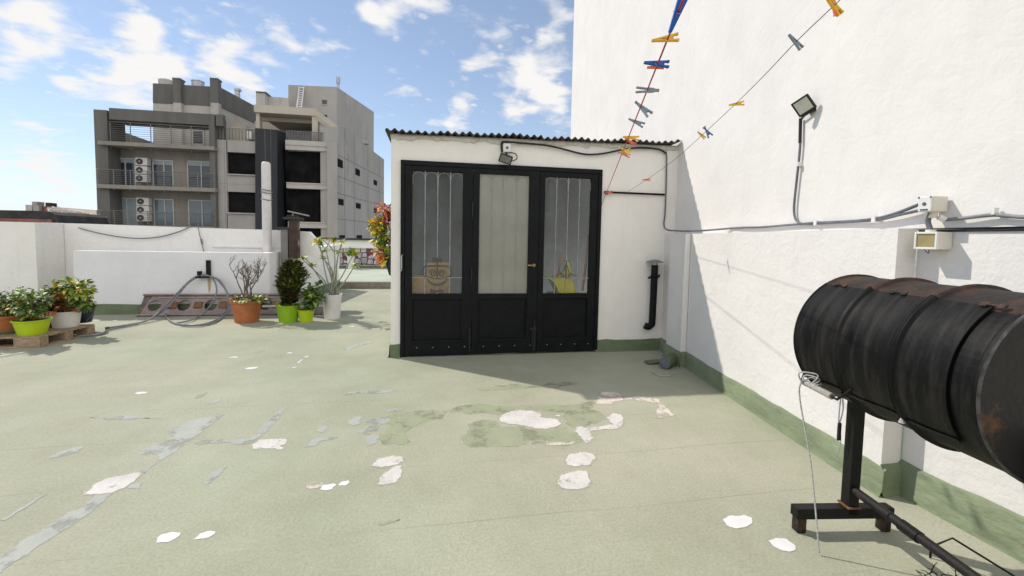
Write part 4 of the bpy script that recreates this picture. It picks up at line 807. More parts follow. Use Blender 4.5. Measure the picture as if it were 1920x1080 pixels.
# ================================================================== left parapets
LY = 8.2
bx = fl(0, 0)
xlow0 = yp(138, 520, LY).x; xlow1 = yp(505, 520, LY).x; zlow = yp(300, 472, LY).z
lw = thing('low_wall', 'low greyish white parapet with the hose and planks against it', 'wall', (xlow0, LY, 0))
e2 = fl(636, 541); e2.z = 0
b = MB(); b.prism([(xlow0, LY, -.03), (xlow1, LY, -.03), (xlow1 + .05, LY + .2, -.03), (xlow0, LY + .2, -.03)], (0, 0, zlow + .03)); b.build('wall_face', 'white_shade', lw, bevel=.012)
ztop2 = yp(640, 459, e2.y).z
b = MB(); A_, B_ = V((xlow1 + .003, LY + .003, 0)), e2
n2 = (B_ - A_).cross(Zv).normalized(); n2 = n2 if n2.y > 0 or n2.x < 0 else -n2
n2 = V((-(B_ - A_).y, (B_ - A_).x, 0)).normalized() * .18
b.add([A_ - Zv * .03, B_ - Zv * .03, B_ + n2 - Zv * .03, A_ + n2 - Zv * .03, A_ + Zv * (zlow - .002), B_ + Zv * ztop2, B_ + n2 + Zv * ztop2, A_ + n2 + Zv * (zlow - .002)], [(0, 1, 5, 4), (1, 2, 6, 5), (2, 3, 7, 6), (3, 0, 4, 7), (4, 5, 6, 7)]); b.build('return_wall', 'white_cream', lw)
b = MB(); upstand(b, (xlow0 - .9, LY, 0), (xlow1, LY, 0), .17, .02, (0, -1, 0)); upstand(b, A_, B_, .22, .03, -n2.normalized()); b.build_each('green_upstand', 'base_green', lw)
b = MB(); p = yp(391, 545, LY - .001); b.prism([yp(389, 522, LY - .002), yp(396, 522, LY - .002), yp(395, 540, LY - .002), yp(392, 552, LY - .002), yp(390, 540, LY - .002)], (0, .001, 0)); b.build('rust_stain', mat('rust_stain', (.50, .40, .24), rough=.9, var=.1), lw)
HY = 8.75
zhp = yp(300, 424, HY).z
xh0 = yp(119, 460, HY).x - .02; xh1 = yp(548, 440, HY).x
hw = thing('parapet_wall', 'higher cream parapet behind the low wall with a drooping cable', 'wall', (xh0, HY, 0))
b = MB(); b.prism([(xh0 - .3, HY, -.03), (xh1, HY, -.03), yp(546, 432, HY), yp(400, 428, HY), yp(300, 424.5, HY), yp(180, 420, HY), yp(119, 418.3, HY), (xh0 - .3, HY, yp(119, 418, HY).z)], (0, .2, 0)); b.build('wall_face', 'white_cream', hw)
b = MB(); b.prism([yp(551, 480, HY - .05), yp(551, 433, HY - .05), yp(563, 433.5, HY - .05), yp(578, 434.5, HY - .05), yp(592, 450, HY - .05), yp(600, 480, HY - .05)], (0, .2, 0)); b.build('gable_end', 'white_cream', hw)
b = MB(); b.box((yp(400, 460, HY).x, HY - .025, yp(400, 463.5, HY).z), (xh1 - .05, HY - .001, yp(400, 461.5, HY).z)); b.build('ledge', 'white_cream', hw)
BY = 8.2
xb = yp(67, 460, BY).x; zb_ = yp(67, 417, BY).z
bw = thing('block_wall', 'white wall block at the far left with a grey side face', 'wall', (xb, BY, 0))
b = MB(); b.prism([(xb, BY, -.03), (-12, BY - .2, -.03), (-12, BY - .2, yp(0, 413, BY).z), (xb, BY, zb_)], (0, .54, 0)); b.build('wall_face', 'white_cream', bw)
b = MB(); upstand(b, (-9, BY, 0), (xb, BY, 0), .15, .02, (0, -1, 0)); b.build_each('green_upstand', 'base_green', bw)
# cables drooping on the parapet
b = MB(); b.tube(smooth_path([yp(147, 427, HY - .03), yp(180, 436, HY - .05), yp(220, 443.5, HY - .05), yp(260, 447, HY - .05), yp(300, 444, HY - .04), yp(335, 434.5, HY - .04), yp(358, 424, HY - .02)], 6), .010, 6); tag(b.build('cable', 'cable_grey'), 'old dark cable drooping across the far parapet', 'cable')
b = MB(); b.tube([yp(371, 419, HY - .03), yp(372, 430, HY - .03), yp(378, 455, HY - .03), yp(382, 473, HY - .03)], .006, 6); b.tube([yp(377, 448, HY - .03), yp(379, 458, HY - .03)], .014, 6); tag(b.build('cable', 'cable_grey'), 'thin wire hanging down the far parapet over its edge', 'cable')
# white mast
pm = yp(501, 460, 8.58); zt1 = yp(499, 303, 8.58).z
t = thing('white_mast', 'tall white round pole standing behind the low wall', 'pole', (pm.x, 8.58, 0))
b = MB(); b.lathe([(.080, 0), (.075, zt1 - .06), (.072, zt1 - .03), (.055, zt1 - .008), (0, zt1)], (pm.x, 8.58, 0), 24); b.build('shaft', 'pot_white', t)
b = MB()
for py in (356, 361, 374): z_ = yp(499, py, 8.5).z; b.tube([(pm.x + .09 * math.cos(a), 8.58 + .09 * math.sin(a), z_ + .012 * math.sin(a * 2)) for a in [i * .35 for i in range(19)]], .007, 5)
b.build('wire_tie', 'cable_grey', t)
# flues behind the wall
pr = yp(552, 440, 8.55); t = thing('rusty_flue', 'rust brown flue with flat cap and aerial arms behind the low wall', 'flue', (pr.x, 8.55, 0))
zf = yp(552, 412, 8.55).z; b = MB(); b.obox((pr.x, 8.55, zf / 2), [V((.075, 0, 0)), V((0, .075, 0)), V((0, 0, zf / 2))]); b.build('flue_body', mat('flue_rust', (.055, .032, .022), var=.5, scale=9, spots=.56, spotcol=(.30, .27, .20), spotscale=7), t)
b = MB(); b.obox((pr.x - .01, 8.55, zf + .02), [V((.15, 0, 0)), V((0, .13, 0)), V((0, 0, .02))]); b.obox((pr.x - .02, 8.55, zf + .055), [V((.09, 0, 0)), V((0, .08, 0)), V((0, 0, .02))]); b.build('flue_cap', 'tarp', t, bevel=.008)
b = MB(); a_ = yp(549, 400, 8.55); b.tube([(a_.x, 8.55, zf), a_], .014, 6); b.tube([yp(539, 396, 8.5), yp(580, 405, 8.6)], .014, 6); b.build('aerial', 'wood_grey', t)
pr = yp(535, 450, 8.56); t = thing('grey_flue', 'short grey flue with a dark cap left of the rusty one', 'flue', (pr.x, 8.56, 0))
zf = yp(535, 430, 8.56).z; b = MB(); b.obox((pr.x, 8.56, zf / 2), [V((.06, 0, 0)), V((0, .06, 0)), V((0, 0, zf / 2))]); b.build('flue_body', 'rail', t); b = MB(); b.obox((pr.x - .02, 8.56, zf + .02), [V((.12, 0, 0)), V((0, .09, 0)), V((0, 0, .02))]); b.build('flue_cap', 'tarp', t, bevel=.008)
# far terrace, step, tile wall
TY = 11.85; TF = 17.0
zs = yp(690, 528, TY).z
b = MB(); b.box((-6, TY, -.4), (3, TF + 6, zs)); struct(b.build('terrace', 'terrace'))
b = MB(); b.box((e2.x + .1, TY - .03, .02), (1, TY - .002, zs - .02)); struct(b.build('step', mat('brown_step', (.25, .21, .17), rough=.9, var=.25, scale=6)))
zt2 = yp(690, 500, TF).z; zw = yp(690, 452, TF).z
t = thing('tile_wall', 'far white wall with a band of hexagonal tiles beyond the step', 'wall', (-3, TF, zs))
b = MB(); b.box((yp(592, 470, TF).x, TF, zs - .2), (3, TF + .25, yp(690, 450, TF).z)); b.build('wall_face', 'white_cream', t)
b = MB(); b.box((yp(637, 480, TF).x, TF - .03, yp(690, 497, TF).z), (3, TF - .002, yp(690, 465.5, TF).z)); b.build('tile_band', 'tile', t)
b = MB(); b.box((yp(580, 450, TF).x, TF - .1, yp(690, 450.5, TF).z), (3, TF + .3, yp(690, 447, TF).z)); b.build('coping', 'tarp', t)
b = MB(); b.box((yp(630, 500, TF).x, TF - .2, zs - .02), (3, TF - .032, yp(690, 497, TF).z - .03)); b.build_each('green_upstand', 'base_green', t)
pq = yp(658, 500, 16.4); t = thing('white_pedestal', 'small white planter pillar with a spiky plant before the tile wall', 'planter', (pq.x, 16.4, zs))
zq = yp(658, 480, 16.4).z; b = MB(); b.lathe([(.0, 0), (.11, 0), (.13, zq - zs), (.10, zq - zs), (0, zq - zs - .03)], (pq.x, 16.4, zs), 16); b.build('pot', 'pot_white', t)
b = MB()
for k in range(46):
    a = random.uniform(0, 6.28); e = random.uniform(.2, 1.4); b.leaf((pq.x, 16.4, zq - .02), (math.cos(a) * math.cos(e), math.sin(a) * math.cos(e), math.sin(e)), random.uniform(.22, .42), .05, random.choice((0, 0, 1)))
b.build('foliage', ['leaf_lime', 'leaf'], t)

# ================================================================== hook, hose, beam
def lp(px, py, off=.03): return yp(px, py, LY - off)
t = thing('wall_hook', 'two short black bars fixed upright on the low wall as a hose hook', 'hook', lp(385, 505))
b = MB(); p = lp(390.5, 502); b.box((p.x - .03, LY - .045, lp(390, 516).z), (p.x + .03, LY - .002, lp(390, 488).z)); b.build('bar', 'steel_black', t); b = MB(); p = lp(377.5, 514); b.box((p.x - .028, LY - .11, lp(377, 521).z), (p.x + .028, LY - .06, lp(377, 508).z)); b.obox((p.x + .05, LY - .06, lp(377, 519).z), [V((.1, 0, 0)), V((0, .06, 0)), V((0, 0, .014))]); b.build('bar', 'steel_black', t)
for px_, py_, n_k in ():
    pass
t = thing('garden_hose', 'grey hose looped over the wall hook and trailing to the pallet', 'hose', fl(350, 608))
def hose(pts, r=.0125): 
    b.tube(smooth_path(pts, 7), r, 8)
b = MB()
hose([fl(60, 634, .02), fl(178, 628, .02), fl(205, 618, .02), fl(250, 609, .02), fl(285, 596, .05), lp(315, 575, .33), lp(335, 552, .2), lp(352, 532, .12), lp(370, 520, .1), lp(385, 517, .09), lp(402, 521, .1), lp(418, 536, .12), lp(429, 556, .2), lp(430, 575, .35), fl(418, 594, .03), fl(395, 607, .02), fl(355, 610, .02), fl(325, 605, .02), fl(311, 592, .03), fl(311, 582, .06), lp(318, 574, .40)])
hose([fl(205, 614.5, .02), fl(245, 608, .02), fl(280, 599, .05), lp(312, 572, .30), lp(333, 549, .18), lp(355, 527, .11), lp(372, 517, .1), lp(388, 516, .09), lp(400, 524, .1), lp(406, 540, .13), lp(404, 556, .2), lp(395, 572, .32), fl(378, 590, .04), fl(355, 601, .03), fl(330, 606, .02)])
hose([lp(390, 517, .09), lp(410, 524, .12), lp(424, 545, .2), lp(428, 570, .3), fl(420, 587, .05), fl(405, 600, .02), fl(375, 609, .035), fl(338, 608, .035)])
b.build('coil', 'hose', t)
b = MB(); q = fl(205, 614.5, .02); b.tube([q, q + (fl(200, 615, .02) - q) * 1.6], .019, 8); b.build('nozzle', 'grille_dark', t)
# perforated rusty beam leaning on the wall
yb = LY - .22
xA, xB = yp(259, 592, yb).x, yp(606, 590, yb).x; b = MB()
beam = thing('perforated_beam', 'long rusty steel beam with round holes leaning at the foot of the low wall', 'beam', (xA, yb, 0))
tb = V((0, LY - .05, yp(300, 554, LY - .05).z)); bb = V((0, yb - .02, .01)); du = (tb - bb); hgt = du.length; du.normalize(); nb = V((0, -du.z, du.y))
def bmp(x, s, o=0): return V((x, bb.y, bb.z)) + du * (s * hgt) + nb * o
hole_px = [288, 343, 394, 446]; hs = [yp(p, 579, yb + .05).x for p in hole_px]
while hs[-1] + .62 < xB: hs.append(hs[-1] + (hs[1] - hs[0]))
hr = .10; edges = [xA] + [(hs[i] + hs[i + 1]) / 2 for i in range(len(hs) - 1)] + [xB]
for i, cx in enumerate(hs):
    x0_, x1_ = edges[i], edges[i + 1]; N = 32; inner = []; outer = []
    for k in range(N):
        a = 2 * math.pi * k / N; dx, ds = math.cos(a), math.sin(a)
        inner.append((cx + dx * hr, .5 + ds * hr / hgt))
        k1 = ((x1_ - cx) if dx > 0 else (cx - x0_)) / max(abs(dx), 1e-6); k2 = .5 * hgt / max(abs(ds), 1e-6); kk = min(k1, k2)
        outer.append((cx + dx * kk, .5 + ds * kk / hgt))
    # include corners
    pts_o = [bmp(*q) for q in outer]; pts_i = [bmp(*q) for q in inner]; back = [q - nb * .02 for q in pts_i]
    b.add(pts_i + pts_o, [(k, (k + 1) % N, N + (k + 1) % N, N + k) for k in range(N)]); b.add(pts_i + back, [(k, N + k, N + (k + 1) % N, (k + 1) % N) for k in range(N)])
    for sx_, x_ in ((0, x0_), (1, x1_)):
        for s_ in (0, 1):
            kq = min(range(N), key=lambda k: (outer[k][0] - x_) ** 2 + ((outer[k][1] - s_) * hgt) ** 2)
            nbrs = [pts_o[(kq - 1) % N], pts_o[kq], pts_o[(kq + 1) % N]]; b.add([bmp(x_, s_)] + nbrs, [(0, 1, 2), (0, 2, 3)])
b.add([bmp(xA, 0), bmp(xA, 1), bmp(xA + .13, 1), bmp(xA + .02, 0)], [(0, 1, 2, 3)])
b.build('web', 'plank', beam)
b = MB()
for s_ in (0, 1):
    q0, q1 = bmp(xA + .0, s_, .012), bmp(xB, s_, .012); b.obox((q0 + q1) / 2 - nb * .0, [V(((xB - xA) / 2, 0, 0)), du * .012, nb * .03])
b.build_each('flange', 'plank', beam)
b = MB(); q0, q1 = bmp(xA + .25, .86, .012), bmp(xB, .86, .012); b.obox((q0 + q1) / 2, [V(((xB - xA) / 2 - .1, 0, 0)), du * .009, nb * .008]); b.build('rail_strip', 'wood_grey', beam)
b = MB()
for px_ in (320, 367.5, 415, 470, 514): b.obox(bmp(yp(px_, 577, yb).x, .5, .012), [V((.062, 0, 0)), du * .06, nb * .012])
b.build_each('wood_block', 'block_brown', beam, bevel=.006)
b = MB(); b.obox(((yp(510, 590, yb - .1).x + yp(605, 590, yb - .1).x) / 2, yb - .12, .17), [V((.55, 0, 0)), V((0, .02, 0)), V((0, 0, .014))]); tag(b.build('white_batten', 'white_plastic', None), 'white batten lying along the beam behind the lime pots', 'batten')

# ================================================================== pots and plants
def pot(t, c, r0, r1, h, m, rim=True, soilz=.9):
    b = MB(); pr_ = [(0, 0), (r0, 0), (r0 + (r1 - r0) * .8, h * .8)]
    pr_ += [(r1 * .985, h * .8), (r1 * 1.04, h * .82), (r1 * 1.05, h), (r1 * .96, h), (r1 * .93, h * .85), (r0 * .9, .02), (0, .02)] if rim else [(r1, h - .012), (r1 * 1.05, h - .012), (r1 * 1.06, h), (r1 * .97, h), (r1 * .94, h * .9), (r0 * .9, .02), (0, .02)]
    b.lathe(pr_, c, 32); b.build('pot', m, t)
    b = MB(); b.lathe([(r1 * .94, h * soilz), (r1 * .5, h * soilz + .015), (0, h * soilz + .02)], c, 20); b.build('soil', 'soil', t)
def bush(t, c, rx, rz, n, mats, wts, ll=.09, lw=.045, name='foliage', stems=7, zb=0, fill=.35, lean=(0, 0)):
    st = MB(); b = MB(); tips = []
    for k in range(stems):
        a = 2 * math.pi * k / stems + random.uniform(-.3, .3); rr = random.uniform(.45, 1) * rx
        e = c + V((math.cos(a) * rr + lean[0], math.sin(a) * rr + lean[1], zb + rz * random.uniform(.7, 1.75)))
        m_ = c + (e - c) * .5 + V((0, 0, rz * .15)); P = smooth_path([c, m_, e], 4); st.tube(P, [.008 - .005 * i / (len(P) - 1) for i in range(len(P))], 5); tips.append(P)
    for k in range(n):
        P = random.choice(tips); q = P[min(len(P) - 1, int(len(P) * random.uniform(fill, 1.05)))]
        d = V((random.gauss(0, 1), random.gauss(0, 1), random.gauss(.35, .6))).normalized(); q = q + d * random.uniform(0, rx * .28)
        mi = random.choices(range(len(mats)), wts)[0]; k_ = random.uniform(.6, 1.2)
        b.leaf(q, d, ll * k_, lw * k_, mi)
    st.build('stem', 'stem', t); b.build(name, mats, t)

# pallet
PZ = .135
pcor = fl(75, 652); pr2 = fl(178, 626); pl0 = fl(-60, 655)
ex_ = V((1, 0, 0)); dp1 = (pr2 - pcor); dp1.z = 0
pal = thing('wooden_pallet', 'weathered wooden pallet on the floor carrying the left group of pots', 'pallet', pcor)
d1 = dp1.normalized(); Lr = dp1.length + .02; d0 = V((-1, -.03, 0)).normalized(); Lf = 1.3
b = MB()
for i in range(6):
    s0 = i / 6 * Lr; s1 = s0 + Lr / 6 * .86; q = pcor + d1 * s0
    b.prism([pcor + d1 * s0, pcor + d1 * s1, pcor + d1 * s1 + d0 * Lf, pcor + d1 * s0 + d0 * Lf], (0, 0, .02)); 
for i in range(len(b.v)): b.v[i] += Zv * (PZ - .02)
b.build_each('deck_board', 'wood', pal, bevel=.003)
b = MB()
for s0 in (0, .42, .84):
    for l0_ in (.0, .5, 1.0): q = pcor + d1 * (s0 * Lr) + d0 * (l0_ * (Lf - .26)); b.prism([q, q + d1 * .14 * Lr, q + d1 * .14 * Lr + d0 * .26, q + d0 * .26], (0, 0, PZ - .044)); 
for i in range(len(b.v)): b.v[i] += Zv * .022
b.build_each('block', 'wood', pal, bevel=.003)
b = MB()
for l0_ in (.0, .5, 1.0): q = pcor + d0 * (l0_ * (Lf - .12)); b.prism([q, q + d1 * Lr, q + d1 * Lr + d0 * .12, q + d0 * .12], (0, 0, .02))
q = pcor + V((0, .002, 0)); b.prism([q + d0 * .122, q + d1 * .12 + d0 * .122, q + d1 * .12 + d0 * Lf, q + d0 * Lf], (0, 0, .02))
b.build_each('base_board', 'wood', pal, bevel=.003)
def onp(px, py): p = fl(px, py, PZ); return p
c = onp(12, 622); t = thing('potted_plant', 'bushy green plant in a terracotta pot with a pale green saucer at the left edge', 'potted plant', c, 'plants on the pallet')
b = MB(); b.lathe([(0, .002), (.17, .002), (.215, .045), (.22, .045), (.205, .03), (0, .012)], c, 28); b.build('saucer', 'saucer', t)
pot(t, c + Zv * .014, .135, .175, .20, 'terracotta'); bush(t, c + Zv * .2, .22, .19, 850, ['leaf', 'leaf_dark', 'leaf_pale', 'leaf_lime', 'leaf_rust'], [4, 3, 4, 2, .5], .062, .034, stems=15, fill=.2)
c = onp(61, 626); t = thing('potted_plant', 'leafy green plant in a bright lime pot on the front of the pallet', 'potted plant', c, 'plants on the pallet')
pot(t, c, .125, .165, .18, 'lime', rim=False); bush(t, c + Zv * .16, .18, .185, 700, ['leaf', 'leaf_dark', 'leaf_lime', 'leaf_pale', 'leaf_rust'], [4, 2.5, 3, 3, .6], .066, .036, stems=14, fill=.2)
c = onp(100, 612); t = thing('potted_plant', 'low reddish green plant between the lime pot and the white pot', 'potted plant', c, 'plants on the pallet')
pot(t, c, .08, .10, .10, 'leaf_brown'); bush(t, c + Zv * .06, .13, .22, 560, ['leaf_rust', 'leaf_brown', 'leaf', 'leaf_orange', 'leaf_lime'], [2, 2, 3, 1, 1.5], .065, .035, stems=10, fill=.1)
c = onp(124, 612); t = thing('potted_plant', 'orange and green begonia in a white pot on the pallet', 'potted plant', c, 'plants on the pallet')
pot(t, c, .125, .155, .21, 'pot_white', rim=False)
bush(t, c + Zv * .2, .13, .05, 90, ['leaf_rust', 'leaf_orange', 'leaf_brown', 'leaf_dark'], [1.2, 1.2, 1, 1.5], .10, .065, stems=9, fill=.5)
# two leafy heads on bent stems
b = MB(); st = MB()
for hx_, hz_, r_, n_, ws in ((-.14, .46, .11, 120, (4, 2, 5, .6)), (.16, .47, .14, 260, (3, 1.5, 5, 2.6)), (.18, .32, .12, 130, (4, 3, 2, .6)), (.02, .52, .085, 80, (2, 1, 5, 1.5))):
    hc = c + V((hx_, .03, hz_)); P = smooth_path([c + Zv * .18, c + V((hx_ * .9, 0, hz_ * .6)), hc], 5); st.tube(P, .007, 5)
    for k in range(n_):
        d = V((random.gauss(0, 1), random.gauss(0, 1), random.gauss(0, .9))).normalized(); mi = random.choices(range(4), ws)[0]; k_ = random.uniform(.7, 1.25); b.leaf(hc + d * r_ * random.uniform(.1, .9), d + V((0, 0, -.2)), .075 * k_, .045 * k_, mi)
st.build('stem', 'stem', t); b.build('foliage', ['leaf', 'leaf_dark', 'leaf_lime', 'leaf_yellow'], t)
c = onp(154, 604); t = thing('plant_pot', 'dark blue pot at the back right of the pallet', 'flower pot', c)
pot(t, c, .10, .145, .24, 'pot_blue', rim=False); b = MB(); b.tube(smooth_path([c + V((.15, 0, .23)), c + V((.17, -.06, .12)), c + V((.12, -.1, .03))], 5), .004, 5); b.build('wire_handle', 'cable_grey', t)
# middle group
c = fl(463, 603); t = thing('potted_shrub', 'bare twiggy shrub in an orange terracotta pot by the hose', 'potted plant', c, 'pots along the low wall')
pot(t, c, .165, .222, .38, 'terracotta')
b = MB()
def branch(p, d, l, r, lev):
    off = p.x - c.x - .03
    if abs(off) > .10: d = V((d.x - off * 3.0, d.y, d.z)).normalized()
    pts = [p]; dd = d.copy()
    for k in range(4): dd = (dd + V((random.gauss(0, .22), random.gauss(0, .22), random.gauss(.05, .12)))).normalized(); pts.append(pts[-1] + dd * l / 4)
    b.tube(pts, [r * (1 - .12 * i) for i in range(5)], 5)
    if lev:
        for k in range(3 if lev > 1 else 3):
            q = pts[random.choice((2, 3, 4))]; nd_ = (dd + V((random.gauss(0, .5), random.gauss(0, .45), random.gauss(.35, .35)))).normalized(); branch(q, nd_, l * random.uniform(.5, .75), r * .6, lev - 1)
for k, d in enumerate(((-.22, .1, 1), (.05, -.1, 1), (.2, .1, 1), (-.08, .1, 1.1), (.12, 0, 1.2), (0, .1, 1))): branch(c + V((random.uniform(-.06, .06), 0, .36)), V(d).normalized(), .34, .013, 3)
b.build('stem', 'stem', t)
b = MB()
for k in range(70): a = random.uniform(0, 6.28); q = c + V((math.cos(a) * .17, math.sin(a) * .17, .37)) + (V((.16, -.1, .0)) if k % 2 else V()); b.leaf(q, V((math.cos(a), math.sin(a), random.uniform(-.3, .9))), .09, .05, random.choice((0, 1, 2)))
b.build('undergrowth', ['leaf', 'leaf_dark', 'leaf_lime'], t)
c = fl(541, 603); t = thing('potted_conifer', 'dense dark globe conifer in a large lime green pot', 'potted plant', c, 'pots along the low wall')
pot(t, c, .135, .175, .28, 'lime2', rim=False)
b = MB(); zc0 = .28; zc1 = .96
for k in range(2300):
    z_ = random.uniform(0, 1); a = random.uniform(0, 6.28)
    r_ = .06 + .05 * z_ / .3 if z_ < .3 else (.11 + .085 * min(1, (z_ - .3) / .22) if z_ < .52 else .195 * (max(0, 1 - ((z_ - .52) / .50) ** 2)) ** .6)
    lump = 1 + .17 * math.sin(a * 3 + z_ * 11) + .12 * math.sin(a * 5 - z_ * 17)
    rr = r_ * lump * math.sqrt(random.uniform(.2, 1)); q = c + V((.085 * z_ + math.cos(a) * rr, math.sin(a) * rr, zc0 + (zc1 - zc0) * z_ - rr * .15))
    d = V((math.cos(a) * .7, math.sin(a) * .7, random.uniform(.3, 1.2))) + V((random.gauss(0, .3), random.gauss(0, .3), 0))
    w_ = (2, .4, 1, 2.2) if math.cos(a - .2) > .1 and z_ > .3 else ((1, 4, 1, 0) if z_ < .3 else (2, 3, 1, .4)); mi = random.choices(range(4), w_)[0]; b.leaf(q, d, random.uniform(.06, .11), .034, mi, .15)
b.build('foliage', ['leaf_olive', 'leaf_brown', 'leaf_dark', 'leaf_moss'], t)
b = MB(); b.tube([c + Zv * .22, c + Zv * .6], .03); b.build('trunk', 'stem', t)
b = MB()
for k in range(40): a = random.uniform(0, 6.28); b.leaf(c + V((math.cos(a) * .11, math.sin(a) * .11, .26)), V((math.cos(a), math.sin(a), random.uniform(.2, 1.2))), .10, .045, random.choice((0, 1)))
b.build('undergrowth', ['leaf_lime', 'leaf'], t)
c = fl(574, 603); t = thing('potted_herb', 'small green herb in a small lime pot right of the conifer', 'potted plant', c, 'pots along the low wall')
pot(t, c, .095, .125, .20, 'lime', rim=False); bush(t, c + V((.03, 0, .18)), .16, .22, 300, ['leaf', 'leaf_dark', 'leaf_lime'], [4, 3, 1.2], .10, .07, stems=10, fill=.2, lean=(.08, 0))
c = fl(623, 597); t = thing('potted_frangipani', 'branching frangipani with leaf tufts in a white bucket', 'potted plant', c, 'pots along the low wall')
b = MB(); b.lathe([(0, 0), (.125, 0), (.148, .36), (.152, .36), (.152, .40), (.158, .40), (.158, .415), (.145, .415), (.14, .36), (.11, .03), (0, .03)], c, 28); b.build('pot', 'pot_white', t)
b = MB(); b.lathe([(.14, .37), (0, .385)], c, 16); b.build('soil', 'soil', t)
st = MB(); b = MB(); cy = c.y
ends = [((603, 520), (568, 487)), ((612, 520), (600, 460), ), ((614, 500), (595, 455)), ((628, 495), (626, 455)), ((640, 520), (662, 478)), ((618, 500), (612, 472)), ((632, 490), (640, 455)), ((605, 530), (585, 500)), ((622, 505), (606, 485)), ((630, 510), (634, 475)), ((645, 530), (664, 500))]
for i, (m_, e_) in enumerate(ends):
    yy_ = cy + random.uniform(-.25, .25); q0 = c + V((random.uniform(-.07, .07), random.uniform(-.05, .05), .36)); q1 = yp(m_[0], m_[1], (cy + yy_) / 2); q2 = yp(e_[0], e_[1], yy_); P = smooth_path([q0, q0 + (q1 - q0) * .5 + V((random.uniform(-.02, .02), 0, .02)), q1, q2], 5)
    st.tube(P, [.017 - .009 * k / (len(P) - 1) for k in range(len(P))], 6)
    if i in (0, 2, 3, 6): q3 = q1 + (q2 - q1) * .55; q4 = q3 + V((random.uniform(-.18, .18), random.uniform(-.1, .1), random.uniform(.15, .28))); st.tube([q3, (q3 + q4) / 2 + V((.02, 0, 0)), q4], [.010, .009, .007], 5)
    nl = 16
    for k in range(nl):
        a = random.uniform(0, 6.28); e = random.uniform(-.1, 1.2); L_ = random.uniform(.10, .19) if i in (4, 2, 1) else random.uniform(.06, .13)
        b.leaf(q2, V((math.cos(a) * math.cos(e), math.sin(a) * math.cos(e), math.sin(e))), L_, L_ * .34, random.choices((0, 1, 2), (4, 2, 2))[0])
st.build('stem', 'stem_pale', t); b.build('foliage', ['leaf_lime', 'leaf', 'leaf_yellow'], t)
# croton beside the hut
CYY = 6.3
c = yp(727, 470, CYY); t = thing('hanging_croton', 'red, orange and yellow flowering plant hanging at the left corner of the hut', 'potted plant', (c.x, CYY, yp(727, 515, CYY).z))
b = MB(); b.lathe([(.0, 0), (.04, .0), (.07, .10), (.115, .26), (.12, .26), (.10, .24), (0, .23)], (c.x + .06, CYY, yp(727, 516, CYY).z), 18); b.build('pot', 'pot_blue', t)
b = MB(); b.tube([(c.x + .06, CYY, yp(727, 480, CYY).z), yp(733, 430, CYY)], .012); b.tube([yp(733, 430, CYY), (X0, CYY, yp(733, 425, CYY).z)], .01); b.build('stem', 'stem', t)
b = MB()
def tuft(px, py, r, n, mats_w, ll=.10, lw=.045):
    n = int(n * .8)
    q0 = yp(px, py, CYY)
    for k in range(n):
        d = V((random.gauss(0, 1), random.gauss(0, 1), random.gauss(.1, .9))).normalized(); mi = random.choices(range(5), mats_w)[0]; k_ = random.uniform(.6, 1.3); b.leaf(q0 + d * r * random.uniform(.1, 1), d, ll * k_, lw * k_, mi, .35)
# 0 yellow 1 orange 2 red 3 green 4 lime
tuft(722, 393, .07, 60, (1, 6, 1, 0, 0), .12, .035); tuft(729, 406, .08, 75, (0, 0, 10, 0, 0), .07, .05); tuft(719, 410, .05, 22, (0, 1, 8, 0, 2), .07, .045)
tuft(704, 428, .075, 120, (9, .5, 0, .5, 3), .08, .05); tuft(714, 422, .09, 90, (1, 2, 0, 4, 5), .10, .045); tuft(722, 440, .12, 150, (3, 2, .3, 6, 6), .10, .045); tuft(712, 452, .07, 60, (3, 1, 0, 2, 4), .09, .04); tuft(728, 462, .10, 90, (1, 1, 0, 6, 2), .09, .045)
tuft(716, 474, .08, 90, (4, 6, .2, 1, 1), .11, .03); tuft(727, 487, .07, 90, (9, 3, 0, 0, 0), .08, .06)
b.build('foliage', ['leaf_yellow', 'leaf_orange', 'leaf_red', 'leaf', 'leaf_lime'], t)
# long pale batten on the floor at the far left
b = MB(); q0, q1 = fl(-20, 672, .008), fl(45, 661, .008); b.obox((q0 + q1) / 2, [(q1 - q0) / 2, V((.0, .012, 0)), V((0, 0, .007))]); tag(b.build('floor_batten', 'white_plastic'), 'thin pale strip lying on the floor at the left edge before the pallet', 'strip')

# ================================================================== distant buildings
BD = 31.0
def bxp(b, x0, y0, x1, y1, Y, dep, mi=0):
    xm, ym = (x0 + x1) / 2, (y0 + y1) / 2
    b.box((yp(x0, ym, Y).x, Y, yp(xm, y1, Y).z), (yp(x1, ym, Y).x, Y + dep, yp(xm, y0, Y).z), mi)
def part(name, m, parent, rects, bevel=0):
    b = MB()
    for r in rects: bxp(b, *r)
    return b.build_each(name, m, parent, bevel)
GB = 480   # facades run down behind the parapet
p = yp(300, 440, BD)
A = thing('apartment_building', 'dark grey apartment building with balconies and stacked air conditioners', 'building', (p.x, BD, -14))
rec = BD + 1.1
part('outer_frame', 'bldg_dark', A, [(180.5, 206, 204.5, GB, BD, 1.6), (204.5, 208, 394, 229, BD + .002, 1.6), (394.1, 214, 404.5, GB, BD + .004, 1.6), (404.6, 214.5, 418, 236, BD + .003, .35)])
part('back_wall', 'bldg_taupe', A, [(203, 279, 412, GB, rec, .3)])
part('slab', 'bldg_taupe', A, [(183, 269, 401, 276, BD - .25, 1.34), (181, 349, 403, 356, BD - .25, 1.34), (181, 423, 403, 430, BD - .25, 1.34)])
part('side_volume', 'bldg_dark', A, [(182, 270, 207, GB, BD + 1.62, 9), (205, 283, 418, GB, BD + 1.62, 9)])
